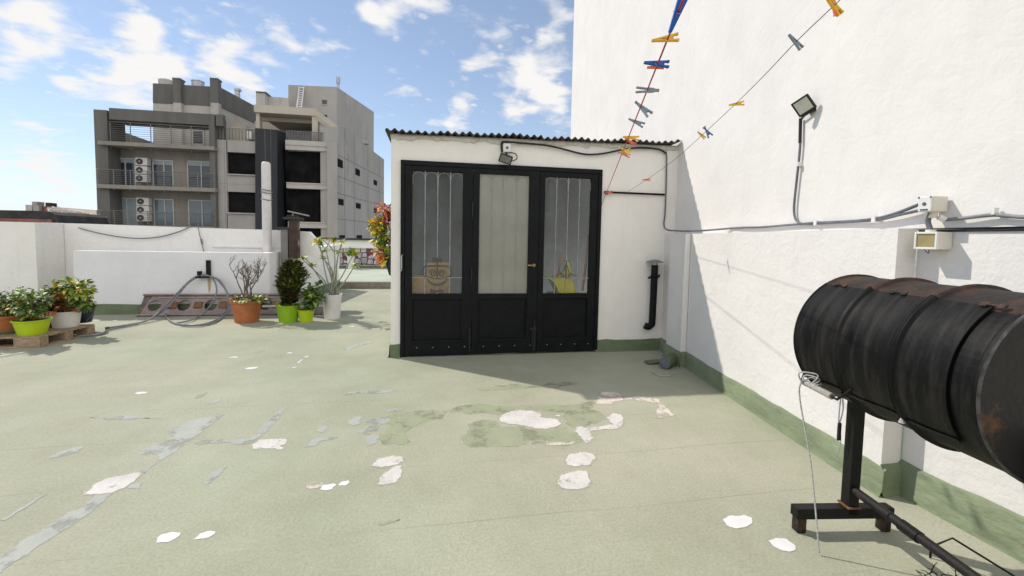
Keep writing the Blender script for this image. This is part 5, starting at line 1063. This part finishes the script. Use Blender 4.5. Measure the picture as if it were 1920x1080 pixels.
for (x0, y0, x1, y1, mt) in ((212, 296, 254, 347, 'win_dark'), (286, 300, 325, 349, 'win_dark'), (351, 302, 400, 352, 'win_dark'), (214, 371, 258, 424, 'curtain'), (288, 373, 326, 424, 'win_sky'), (353, 375, 401, 424, 'win_sky')):
    b = MB(); Y = rec - .06; xm = (x0 + x1) / 2 + 2
    for q in ((x0, y0, x1, y0 + 1.8), (x0, y0 + 1.8, x0 + 2, y1), (x1 - 2, y0 + 1.8, x1, y1), (xm - 1, y0 + 1.8, xm + 1, y1)): bxp(b, *q, Y, .059)
    w = b.build('window', 'frame', A)
    b = MB(); bxp(b, x0 + 1, y0 + 1, x1 - 1, y1, rec - .02, .012); b.build('pane', mt, w)
    if mt == 'win_dark': b = MB(); bxp(b, x0 + 2, y0 + 2, x1 - 2, y0 + 9, rec - .026, .005); b.build('blind', 'curtain', w)
def railing(parent, x0, yt, x1, yb, Y, nb_=7, posts=5, m='rail'):
    b = MB()
    for i in range(nb_ + 1):
        y = yt + (yb - yt) * i / (nb_ + .3); a, c = yp(x0, y, Y), yp(x1, y, Y); b.tube([a, V((c.x, Y, a.z))], .011 if i else .024, 5)
    for i in range(posts + 1):
        x = x0 + (x1 - x0) * i / posts; a = yp(x, yt, Y); z0_ = yp(x0, yt, Y).z; b.tube([V((a.x, Y, z0_ + .0)), V((a.x, Y, yp(x0, yb, Y).z - .3))], .026, 5)
    return b.build('railing', m, parent)
railing(A, 181, 317, 402, 346, BD - .2, 8, 7); railing(A, 182, 394, 403, 425, BD - .2, 8, 7); railing(A, 206, 228, 396, 270, BD + .1, 10, 5)
# sloping parapet and penthouse
b = MB(); Y = BD + 3.5; b.prism([yp(205, 238, Y), yp(292, 269, Y), yp(292, 282, Y), yp(205, 282, Y)], (0, .3, 0)); b.build('sloping_parapet', 'bldg_dark', A)
PD = BD + 4.2
DS = V((.148, 1, 0)).normalized()
def sprism(poly_px, Y, dep, m, name, parent, dirv=DS, mi=None):
    b = MB(); b.prism([yp(x, y, Y) for x, y in poly_px], dirv * dep); return b.build(name, m, parent)
ax0 = yp(287, 200, PD)
sprism([(287, 192), (410, 198), (410, 285), (287, 285)], PD, 13, 'concrete_l', 'penthouse', A)
sprism([(286.5, 156), (412, 163), (411.5, 199), (286.5, 192.5)], PD - .05, 13.2, 'bldg_dark', 'penthouse_band', A)
for x in (325, 395):
    b = MB(); a, c = yp(x, 192, PD - .3), yp(x + 14, 150, PD - .3); b.box((a.x, PD - .35, a.z), (c.x, PD + .15, c.z)); b.build('pilaster', 'bldg_dark', A)
    b = MB(); b.box((a.x - .02, PD - .37, c.z + .003), (c.x + .02, PD + .3, c.z + .12)); b.build('chimney_cap', 'bldg_dark', A, .03)
    b = MB(); a2 = yp(x, 280, PD - .3); b.box((a.x + .002, PD - .33, a2.z), (c.x - .002, PD + .1, a.z - .003)); b.build('pilaster_base', 'concrete_l', A)
b = MB()
for i in range(7): bxp(b, 362, 246 + i * 3.2, 380, 247.6 + i * 3.2, PD - .08, .05)
w = b.build('louvre', 'rail', A); b = MB(); bxp(b, 362, 245, 380, 268, PD - .02, .015); b.build('louvre_back', 'win_dark', w); b = MB()
for q in ((359, 241, 383, 245), (359, 245, 362, 272), (380, 245, 383, 272)): bxp(b, *q, PD - .09, .085)
b.build('louvre_frame', 'concrete_l', w)
part('wall_lamp', 'ac_dark', A, [(304, 232, 311, 237, PD - .2, .19), (364, 235, 372, 239, PD - .2, .19)])
# side face duct and lower block to the right
sp = yp(418, 230, BD)
sprism([(418, 222), (440, 228), (462, 236), (462, 300), (418, 300)], BD + 5.5, 6, 'beam_conc', 'stair_block', A)
sprism([(452, 190), (478, 200), (478, 245), (452, 245)], BD + 11, 5, 'bldg_dark', 'rear_block', A)
b = MB(); Yd = BD + 9; bxp(b, 440, 168, 447.5, 206, Yd, .3); b.build('duct', 'galv', A); b = MB(); bxp(b, 438.5, 165, 449, 169, Yd - .06, .42); b.build('duct_cap', 'galv', A)
b = MB(); Yr = PD + 2; q = yp(312, 152, Yr); b.lathe([(.5, -1), (.5, .02), (.2, .15), (0, .16)], q, 16); b.build('water_tank', 'concrete_l', A)
b = MB(); q = yp(371, 153, Yr); b.lathe([(.42, -1), (.42, -.05), (.45, 0), (.0, .18)], q, 12); b.build('roof_vent', 'galv', A)
# air conditioners
for col, (x0, x1, ys) in enumerate(((253.5, 276, (295.5, 311.5, 327)), (255.5, 279, (370.5, 386, 401)))):
    for r, y0_ in enumerate(ys):
        y1_ = y0_ + 14.3; Y = rec - .5; pc_ = yp((x0 + x1) / 2, (y0_ + y1_) / 2, Y)
        t = thing('air_conditioner', ['uppermost', 'middle', 'lowest'][r] + ' air conditioner unit of the ' + ['upper', 'lower'][col] + ' balcony stack on the dark grey building', 'air conditioner', pc_, 'air conditioner units on the dark grey building')
        b = MB(); bxp(b, x0, y0_, x1, y1_, Y, .38); b.build('casing', 'ac', t, .02)
        b = MB(); q = yp(x0 + 8, (y0_ + y1_) / 2, Y); q.y = Y - .005; b.lathe([(.0, 0), (.195, 0), (.195, .012), (0, .012)], q, 22, axis=(0, -1, 0)); b.build('fan_guard', 'ac_dark', t)
        b = MB(); q = q + V((0, -.014, 0)); b.lathe([(.02, 0), (.045, .002), (.045, .004)], q, 16, axis=(0, -1, 0));  b.build('fan', 'ac', t)
        b = MB(); bxp(b, x0 + 1, y1_, x1 - 1, y1_ + .8, Y + .02, .9); b.build('bracket', 'rail', t)
# ---- concrete building
p = yp(600, 440, BD)
Bb = thing('concrete_building', 'unfinished looking concrete building with black netting over its openings', 'building', (p.x, BD, -14))
# left block
b = MB()
for q in ((403.5, 262, 426, GB), (426.1, 264, 480, 286), (426.1, 328, 480, 360), (426.1, 400, 480, GB)): bxp(b, *q, BD + .3, .5)
b.build('left_block', 'concrete', Bb)
part('left_block_core', 'netting', Bb, [(426, 285, 480, 402, BD + .82, 7)])
part('sill', 'concrete_l', Bb, [(426, 326.5, 479, 328.2, BD + .15, .3), (426, 399, 480, 400.6, BD + .15, .3)])
part('window_net', 'netting', Bb, [(428, 288, 479, 326, BD + .5, .02), (429, 361, 480, 399, BD + .5, .02)])
part('joint_line', 'joint', Bb, [(422, 264, 422.6, GB, BD + .292, .006), (404, 345, 480, 345.5, BD + .292, .006)])
railing(Bb, 406, 238, 478, 262, BD + .4, 1, 12)
part('balcony_screen', 'rail', Bb, [(408, 240, 420, 261, BD + .6, .03)]); part('white_tank', 'white_plastic', Bb, [(463, 246, 473, 261, BD + 1.2, .6)])
# charcoal lift tower
b = MB(); P0 = yp(478.5, 330, BD - .2); 
b.prism([yp(478.5, 240, BD - .2), yp(520, 243.5, BD - .2), yp(520, GB, BD - .2), yp(478.5, GB, BD - .2)], (0, 3, 0)); b.build('charcoal_tower', 'clad', Bb)
b = MB(); q = [yp(520.2, 243.5, BD - .2), yp(537, 250, BD + 1.2), yp(537, GB, BD + 1.2), yp(520.2, GB, BD - .2)]; b.prism(q, (-.6, 1.6, 0)); b.build('tower_side', 'clad', Bb)
part('tower_seam', 'rail', Bb, [(498, 243, 498.5, GB, BD - .21, .006), (509, 243, 509.4, GB, BD - .21, .006)])
# netted bays between floor slabs
sl = BD + .2
part('floor_slab', 'concrete_l', Bb, [(535, 264, 613, 282, sl, 1.5), (537, 343.5, 615, 354, sl, 1.5), (540, 416.5, 616, 427.5, sl, 1.5)])
part('floor_edge', 'beam_conc', Bb, [(535, 271.5, 612, 273, sl - .06, .055), (537, 343, 615, 345, sl - .06, .055), (540, 416, 616, 418, sl - .06, .055)])
def netg(x0, y0, x1, y1, Y):
    b = MB(); a, c = yp(x0, (y0 + y1) / 2, Y), yp(x1, (y0 + y1) / 2, Y); zt, zb2 = yp((x0 + x1) / 2, y0, Y).z, yp((x0 + x1) / 2, y1, Y).z
    def fn(u, v):
        s = sum(.10 * math.exp(-((u * 3 % 1 - .5) ** 2) / .08) * math.sin(v * 3.1) for _ in (0,)); return V((a.x + (c.x - a.x) * u, Y + .12 * math.sin(u * 22 + v * 2) * (.3 + v * .5) + s + .1 * math.sin(u * 7 - 4 * v), zt + (zb2 - zt) * v))
    b.grid(fn, 48, 16); b.grid(lambda u, v: fn(u, v) + V((0, .03, 0)), 48, 16); return b.build('net', 'netting', Bb)
netg(535, 281, 614.5, 345, sl + .5); netg(537, 353, 616, 418, sl + .5); netg(540, 427, 616, 470, sl + .5)
part('bay_core', 'netting', Bb, [(535, 282.5, 616, GB, sl + 1.6, 6)])

# corner column and receding side wall
b = MB(); bxp(b, 613.5, 266, 633, GB, BD, .8); b.build('column', 'concrete', Bb)
S0 = yp(633, 300, BD); SN = V((1, -.148, 0)).normalized()
def sp_(px, py, o=0): return pl(px, py, S0 + SN * o, SN)
b = MB()
pts = [sp_(633, 238), sp_(644, 238), sp_(678, 267), sp_(720.5, 299), sp_(720.5, 300)]
zlo = -14
q = [sp_(633.2, 238), sp_(646, 239), sp_(690, 276), sp_(720, 299)]; q = q + [V((q[-1].x, q[-1].y, zlo)), V((q[0].x, q[0].y, zlo))]
b.prism(q, (-1.2, .3, 0)); b.build('side_wall', 'concrete', Bb)
for (x0, y0, x1, y1) in ((633.8, 299, 643, 314), (667, 317, 675, 329), (701, 338, 707, 347), (635, 373, 644.5, 384.5), (668, 381, 676.5, 391), (701.5, 390, 707, 399), (637, 441, 647, 448), (669, 441, 679, 448)):
    b = MB(); a, c = sp_(x0, (y0 + y1) / 2, .03), sp_(x1, (y0 + y1) / 2, .03); zt = sp_((x0 + x1) / 2, y0, .03).z; zb2 = sp_((x0 + x1) / 2, y1, .03).z
    b.prism([V((a.x, a.y, zb2)), V((c.x, c.y, zb2)), V((c.x, c.y, zt)), V((a.x, a.y, zt))], -SN * .025); w = b.build('window', 'netting', Bb)
b = MB()
for f0 in ((633.5, 290, 720, 322), (633.5, 330, 720, 350), (633.5, 362, 720, 374), (633.5, 410, 720, 408)):
    a, c = sp_(f0[0], f0[1], .006), sp_(f0[2], f0[3], .006); b.tube([a, V((c.x, c.y, a.z))], .018, 4)
for px in (646, 664, 690, 712): a = sp_(px, 300, .006); b.tube([V((a.x, a.y, -6)), V((a.x, a.y, sp_(px, 239 + (px - 646) * .81, .006).z))], .018, 4)
b.build('joint_line', 'joint', Bb)
# upper terrace with canopy
TYc = BD + .6
b = MB(); bxp(b, 476, 199.5, 592, 213.5, TYc, 6); b.build('canopy', 'beam_conc', Bb)
b = MB(); b.prism([yp(592.2, 204.5, TYc), yp(592.2, 215.5, TYc), sp_(634, 247) , sp_(634, 237)], (-.4, .2, 0)); b.build('canopy_side', 'beam_conc', Bb)
b = MB(); bxp(b, 485, 213.8, 584, 228.5, TYc + 1.2, .3); b.build('lintel', 'beam_conc', Bb)
part('terrace_wall', 'beam_conc', Bb, [(480, 205, 486.5, 243, TYc + .2, .5), (585, 214, 596, 268, TYc + .1, .5)]); part('terrace_back', 'netting', Bb, [(545, 238, 596, 268, TYc + 5, .3)]); part('terrace_back', 'beam_conc', Bb, [(478, 229, 546, 268, TYc + 4.8, .3)])
b = MB(); b.prism([yp(596.3, 216, TYc + .3), yp(596.3, 268, TYc + .3), sp_(634, 268), sp_(634, 246)], (-.3, .3, 0)); b.build('terrace_side', 'concrete_l', Bb)
part('doorway', 'netting', Bb, [(601, 238, 608, 266, TYc + .2, .05)])
railing(Bb, 537, 245, 614, 266, sl + .1, 1, 26); part('glass_screen', 'win_sky', Bb, [(613, 248, 625, 266, sl + .1, .03)])
# roof volumes
TV = BD + 5
sprism([(540.5, 159), (631.5, 163), (631.5, 262), (540.5, 262)], TV, 6.6, 'concrete', 'roof_tower', Bb, dirv=V((.30, 1, 0)).normalized())
part('roof_window', 'win_dark', Bb, [(604, 187, 612.5, 195.5, TV - .03, .02), (607, 215, 613.5, 220, TV - .03, .02)])
part('window_trim', 'concrete_l', Bb, [(602.5, 185.5, 614, 187, TV - .05, .045), (602.5, 195.5, 614, 197, TV - .05, .045)])
part('roof_parapet', 'concrete_l', Bb, [(496, 182, 541, 200, TV - .8, .3)]); part('roof_pier', 'concrete_l', Bb, [(480, 173, 497, 200, TV - 1.4, 1.6)]); part('pier_cap', 'bldg_dark', Bb, [(479, 171.5, 499, 173, TV - 1.5, 1.8)])
b = MB(); q = yp(634, 165, TV + 1.5); b.tube([q - Zv * .6, q + Zv * .35], .10, 10); b.tube([q + Zv * .36, q + Zv * .85], .15, 10); b.build('roof_pipe', 'galv', Bb)
t = thing('ladder', 'pale wooden ladder leaning on the roof tower of the concrete building', 'ladder', yp(562, 202, TV - .8))
a, c = yp(556.5, 202, TV - .9), yp(561, 163, TV - .05); a2, c2 = yp(565, 202, TV - .9), yp(570, 163, TV - .05)
b = MB(); b.tube([a, c], .05, 6); b.tube([a2, c2], .05, 6); b.build('rail', 'pot_white', t); b = MB()
for i in range(9): f_ = (i + .5) / 9; b.tube([a + (c - a) * f_, a2 + (c2 - a2) * f_], .045, 5)
b.build_each('rung', 'pot_white', t)
b = MB(); q = sp_(684, 268, -.3); b.tube([q, q + Zv * .6], .03, 5); b.build('roof_rod', 'galv', Bb); b = MB(); b.obox(q + Zv * .05, [V((.3, 0, 0)), V((0, .3, 0)), V((0, 0, .15))]); b.build('roof_box', 'concrete', Bb)
# further grey building slice right of it
t = thing('distant_block', 'sliver of a distant grey block between the concrete building and the hut', 'building', (yp(728, 420, 70).x, 70, -14))
part('wall', 'concrete_l', t, [(716, 384, 760, GB, 70, 8)]); part('window', 'win_dark', t, [(722, 400, 726, 408, 69.9, .08), (722, 420, 726, 428, 69.9, .08)])
# far left roofs
FY = 22.0
t = thing('dark_roof', 'long dark stained roof edge just beyond the left parapet', 'roof', (yp(50, 410, FY).x, FY, -14))
b = MB(); b.prism([yp(-200, 390, FY), yp(60, 395, FY), yp(92, 396.5, FY), yp(104, 403, FY), yp(112, 425, FY), yp(-200, 425, FY)], (0, 3, 0)); b.build('roof_face', 'tarp', t)
part('brick_course', 'brick', t, [(-200, 408, 95, 416, FY - .1, .09)]); b = MB(); a = yp(-60, 410, FY); b.box((a.x - 8, FY + .1, -14), (yp(104, 410, FY).x, FY + 2.9, yp(50, 424, FY).z)); b.build('wall', 'concrete', t)
FY2 = 38.0
t = thing('brick_house', 'distant red brick house with two stubby chimneys on the left skyline', 'building', (yp(75, 400, FY2).x, FY2, -14))
b = MB(); b.prism([yp(48, 385, FY2), yp(88, 387, FY2), yp(112, 390, FY2), yp(112, 430, FY2), yp(48, 430, FY2)], (0, 5, 0)); b.build('wall', 'brick', t)
part('chimney', 'concrete', t, [(60, 378, 70, 386, FY2 + .5, .6), (62, 385, 73, 397, FY2 - .3, .25)]); part('chimney', 'tarp', t, [(85, 380, 94, 388, FY2 + .5, .6)]); part('parapet', 'concrete_l', t, [(48, 384, 60, 398, FY2 - .2, .15)])
FY3 = 30.0
t = thing('tiled_roof', 'weathered roof of pale broken tiles on the left skyline', 'roof', (yp(140, 405, FY3).x, FY3, -14))
b = MB(); b.prism([yp(96, 392, FY3), yp(112, 390, FY3), yp(140, 397, FY3), yp(178, 405, FY3), yp(186, 430, FY3), yp(96, 430, FY3)], (0, 3, 0)); b.build('roof_slope', 'rubble', t)
b = MB()
for k in range(360):
    x = random.uniform(97, 186); y = random.uniform(391 + max(0, (x - 112)) * .21, 418); q = yp(x, y, FY3 - random.uniform(.0, .25) - (y - 390) * .05); s = random.uniform(.1, .24)
    a = random.uniform(0, 3); b.obox(q, [V((math.cos(a) * s, math.sin(a) * s * .6, random.uniform(-.06, .06))), V((-math.sin(a) * s * .6, math.cos(a) * s * .6, .05)), V((0, random.uniform(-.03, .03), s * .32))], random.choice((0, 0, 1, 1, 2)))
o = b.build('broken_tile', ['rubble', 'concrete_l', 'pot_white'], t); o['kind'] = 'stuff'

# ================================================================== sky, sun, camera
SUN = V((-.73, .565, 1.0)).normalized()
el = math.asin(SUN.z); az = math.atan2(SUN.x, SUN.y)
w = bpy.data.worlds.new('World'); S.world = w; w.use_nodes = True; nt = w.node_tree; L = nt.links.new
bg = nt.nodes['Background']
sky = nd(nt, 'ShaderNodeTexSky'); sky.sky_type = 'NISHITA'; sky.sun_disc = False; sky.sun_elevation = el; sky.sun_rotation = az; sky.air_density = .85; sky.dust_density = .1; sky.ozone_density = .6
tc = nd(nt, 'ShaderNodeTexCoord'); nrm = nd(nt, 'ShaderNodeVectorMath', operation='NORMALIZE'); L(tc.outputs['Generated'], nrm.inputs[0])
sp3 = nd(nt, 'ShaderNodeSeparateXYZ'); L(nrm.outputs[0], sp3.inputs[0])
mz = nd(nt, 'ShaderNodeMath', operation='MAXIMUM'); mz.inputs[1].default_value = 0; L(sp3.outputs['Z'], mz.inputs[0])
az_ = nd(nt, 'ShaderNodeMath', operation='ADD'); az_.inputs[1].default_value = .16; L(mz.outputs[0], az_.inputs[0])
dx = nd(nt, 'ShaderNodeMath', operation='DIVIDE'); L(sp3.outputs['X'], dx.inputs[0]); L(az_.outputs[0], dx.inputs[1])
dy = nd(nt, 'ShaderNodeMath', operation='DIVIDE'); L(sp3.outputs['Y'], dy.inputs[0]); L(az_.outputs[0], dy.inputs[1])
cb = nd(nt, 'ShaderNodeCombineXYZ'); L(dx.outputs[0], cb.inputs[0]); L(dy.outputs[0], cb.inputs[1])
n1 = nd(nt, 'ShaderNodeTexNoise'); n1.inputs['Scale'].default_value = 6.6; n1.inputs['Detail'].default_value = 9; n1.inputs['Roughness'].default_value = .52; n1.inputs['Distortion'].default_value = .25; L(cb.outputs[0], n1.inputs['Vector'])
n0 = nd(nt, 'ShaderNodeTexNoise'); n0.inputs['Scale'].default_value = 1.6; n0.inputs['Detail'].default_value = 3; L(cb.outputs[0], n0.inputs['Vector'])
tot = None
CL = [(200, 105, 95, .27), (70, 95, 50, .16), (300, 110, 55, .22), (40, 25, 75, .28), (10, 125, 45, .26), (60, 60, 50, .18), (440, 65, 42, .28), (410, 110, 28, .26), (280, 50, 28, .22), (355, 72, 22, .18), (245, 175, 60, .24), (130, 160, 40, .24), (470, 155, 60, .28), (550, 95, 40, .2),
      (60, 265, 90, .17), (70, 325, 100, .16), (120, 370, 100, .14), (720, 35, 40, .27), (790, 0, 55, .30), (250, 20, 40, .2), (520, 40, 40, .2), (400, 20, 30, .16), (600, 60, 30, .17), (340, 150, 60, .2), (650, 110, 30, .14), (760, 160, 35, .17), (920, 90, 40, .18), (960, 200, 40, .18), (690, 20, 20, .2), (790, 95, 22, .2), (1010, 120, 62, .32), (1045, 30, 45, .24), (890, 25, 30, .2), (950, 45, 30, .2), (1035, 205, 52, .28), (1000, 165, 40, .22), (850, 228, 42, .24), (880, 192, 26, .18), (685, 197, 24, .2), (870, 130, 35, .17)]
for px, py, rad, amp in CL:
    d = ray(px, py).normalized(); d2 = ray(px + rad, py).normalized(); k = 1.0 / max(1e-6, 1 - d.dot(d2))
    dt = nd(nt, 'ShaderNodeVectorMath', operation='DOT_PRODUCT'); L(nrm.outputs[0], dt.inputs[0]); dt.inputs[1].default_value = d
    m1 = nd(nt, 'ShaderNodeMath', operation='MULTIPLY_ADD'); m1.inputs[1].default_value = k; m1.inputs[2].default_value = -k; L(dt.outputs['Value'], m1.inputs[0])
    ex1 = nd(nt, 'ShaderNodeMath', operation='EXPONENT'); L(m1.outputs[0], ex1.inputs[0])
    m2 = nd(nt, 'ShaderNodeMath', operation='MULTIPLY'); m2.inputs[1].default_value = amp; L(ex1.outputs[0], m2.inputs[0])
    if tot is None: tot = m2.outputs[0]
    else:
        ad = nd(nt, 'ShaderNodeMath', operation='ADD'); L(tot, ad.inputs[0]); L(m2.outputs[0], ad.inputs[1]); tot = ad.outputs[0]
fill_cloud = None
for dv_, rad, amp in ((V((.1, -1, .75)), .55, .5), (V((.9, -.5, .5)), .45, .45), (V((-.6, -.8, .4)), .45, .45)):      # bright clouds added out of view behind the viewer to lift shaded faces
    d = dv_.normalized(); dt = nd(nt, 'ShaderNodeVectorMath', operation='DOT_PRODUCT'); L(nrm.outputs[0], dt.inputs[0]); dt.inputs[1].default_value = d; k = 1 / (1 - math.cos(rad))
    m1 = nd(nt, 'ShaderNodeMath', operation='MULTIPLY_ADD'); m1.inputs[1].default_value = k; m1.inputs[2].default_value = -k; L(dt.outputs['Value'], m1.inputs[0])
    ex1 = nd(nt, 'ShaderNodeMath', operation='EXPONENT'); L(m1.outputs[0], ex1.inputs[0])
    m2 = nd(nt, 'ShaderNodeMath', operation='MULTIPLY_ADD'); m2.inputs[1].default_value = amp; L(ex1.outputs[0], m2.inputs[0]); L(tot, m2.inputs[2]); tot = m2.outputs[0]
    if fill_cloud is None: fill_cloud = ex1.outputs[0]
    else:
        ab = nd(nt, 'ShaderNodeMath', operation='MAXIMUM'); L(fill_cloud, ab.inputs[0]); L(ex1.outputs[0], ab.inputs[1]); fill_cloud = ab.outputs[0]
mn = nd(nt, 'ShaderNodeMath', operation='MINIMUM'); mn.inputs[1].default_value = .40; L(tot, mn.inputs[0])
s1 = nd(nt, 'ShaderNodeMath', operation='ADD'); L(n1.outputs[0], s1.inputs[0]); L(mn.outputs[0], s1.inputs[1])
s2 = nd(nt, 'ShaderNodeMath', operation='MULTIPLY_ADD'); s2.inputs[1].default_value = .25; L(n0.outputs[0], s2.inputs[0]); L(s1.outputs[0], s2.inputs[2])
mr = nd(nt, 'ShaderNodeMapRange'); mr.interpolation_type = 'SMOOTHSTEP'; mr.inputs[1].default_value = .77; mr.inputs[2].default_value = 1.06; mr.inputs[3].default_value = 0; mr.inputs[4].default_value = 1; L(s2.outputs[0], mr.inputs[0])
SKS = .10
hz1 = nd(nt, 'ShaderNodeMath', operation='MULTIPLY'); hz1.inputs[1].default_value = -7.5; L(mz.outputs[0], hz1.inputs[0])
hz2 = nd(nt, 'ShaderNodeMath', operation='EXPONENT'); L(hz1.outputs[0], hz2.inputs[0])
hz3 = nd(nt, 'ShaderNodeMath', operation='MULTIPLY_ADD'); hz3.inputs[1].default_value = .72; hz3.inputs[2].default_value = .17; L(hz2.outputs[0], hz3.inputs[0])
mv = nd(nt, 'ShaderNodeMixRGB'); L(hz3.outputs[0], mv.inputs[0]); L(sky.outputs[0], mv.inputs[1]); mv.inputs[2].default_value = (4.7, 5.3, 6.0, 1)
np_ = nd(nt, 'ShaderNodeTexNoise'); np_.inputs['Scale'].default_value = 15; np_.inputs['Detail'].default_value = 6; np_.inputs['Roughness'].default_value = .5; L(cb.outputs[0], np_.inputs['Vector'])
pz = nd(nt, 'ShaderNodeMath', operation='MULTIPLY_ADD'); pz.inputs[1].default_value = .45; L(mn.outputs[0], pz.inputs[0]); L(np_.outputs[0], pz.inputs[2])
pz2 = nd(nt, 'ShaderNodeMath', operation='MULTIPLY_ADD'); pz2.inputs[1].default_value = .3; L(n0.outputs[0], pz2.inputs[0]); L(pz.outputs[0], pz2.inputs[2])
pr_ = nd(nt, 'ShaderNodeMapRange'); pr_.interpolation_type = 'SMOOTHSTEP'; pr_.inputs[1].default_value = .79; pr_.inputs[2].default_value = 1.02; pr_.inputs[3].default_value = 0; pr_.inputs[4].default_value = .7; L(pz2.outputs[0], pr_.inputs[0])
vl = nd(nt, 'ShaderNodeMath', operation='MAXIMUM'); L(mr.outputs[0], vl.inputs[0]); L(pr_.outputs[0], vl.inputs[1])
mx = nd(nt, 'ShaderNodeMixRGB'); L(vl.outputs[0], mx.inputs[0]); L(mv.outputs[0], mx.inputs[1])
mb_ = nd(nt, 'ShaderNodeMixRGB'); L(fill_cloud, mb_.inputs[0]); mb_.inputs[1].default_value = (6.5, 6.4, 6.3, 1); mb_.inputs[2].default_value = (12.0, 11.5, 10.9, 1); L(mb_.outputs[0], mx.inputs[2])
L(mx.outputs[0], bg.inputs[0]); bg.inputs[1].default_value = SKS
sd = bpy.data.lights.new('Sun', 'SUN'); sd.energy = 2.45; sd.angle = R_(.8); sd.color = (1, .945, .85)
so = bpy.data.objects.new('Sun', sd); COL.objects.link(so); so.rotation_euler = (-SUN).to_track_quat('-Z', 'Y').to_euler(); so.location = (0, 0, 20)
cd = bpy.data.cameras.new('Camera'); cd.sensor_width = 36; cd.lens = FPX / 1920 * 36; cd.shift_y = (CY - 540) / 1920; cd.clip_start = .02; cd.clip_end = 6000
co = bpy.data.objects.new('Camera', cd); COL.objects.link(co)
from mathutils import Matrix
mt = Matrix((CR, CU, -CF)).transposed().to_4x4(); mt.translation = C0; co.matrix_world = mt
S.camera = co
S.view_settings.view_transform = 'Standard'; S.view_settings.look = 'None'; S.view_settings.exposure = 0.55; S.view_settings.gamma = 1
S.cycles.use_denoising = True; S.cycles.max_bounces = 8; S.cycles.diffuse_bounces = 4; S.cycles.transparent_max_bounces = 12
S.render.resolution_x, S.render.resolution_y = 1024, 576
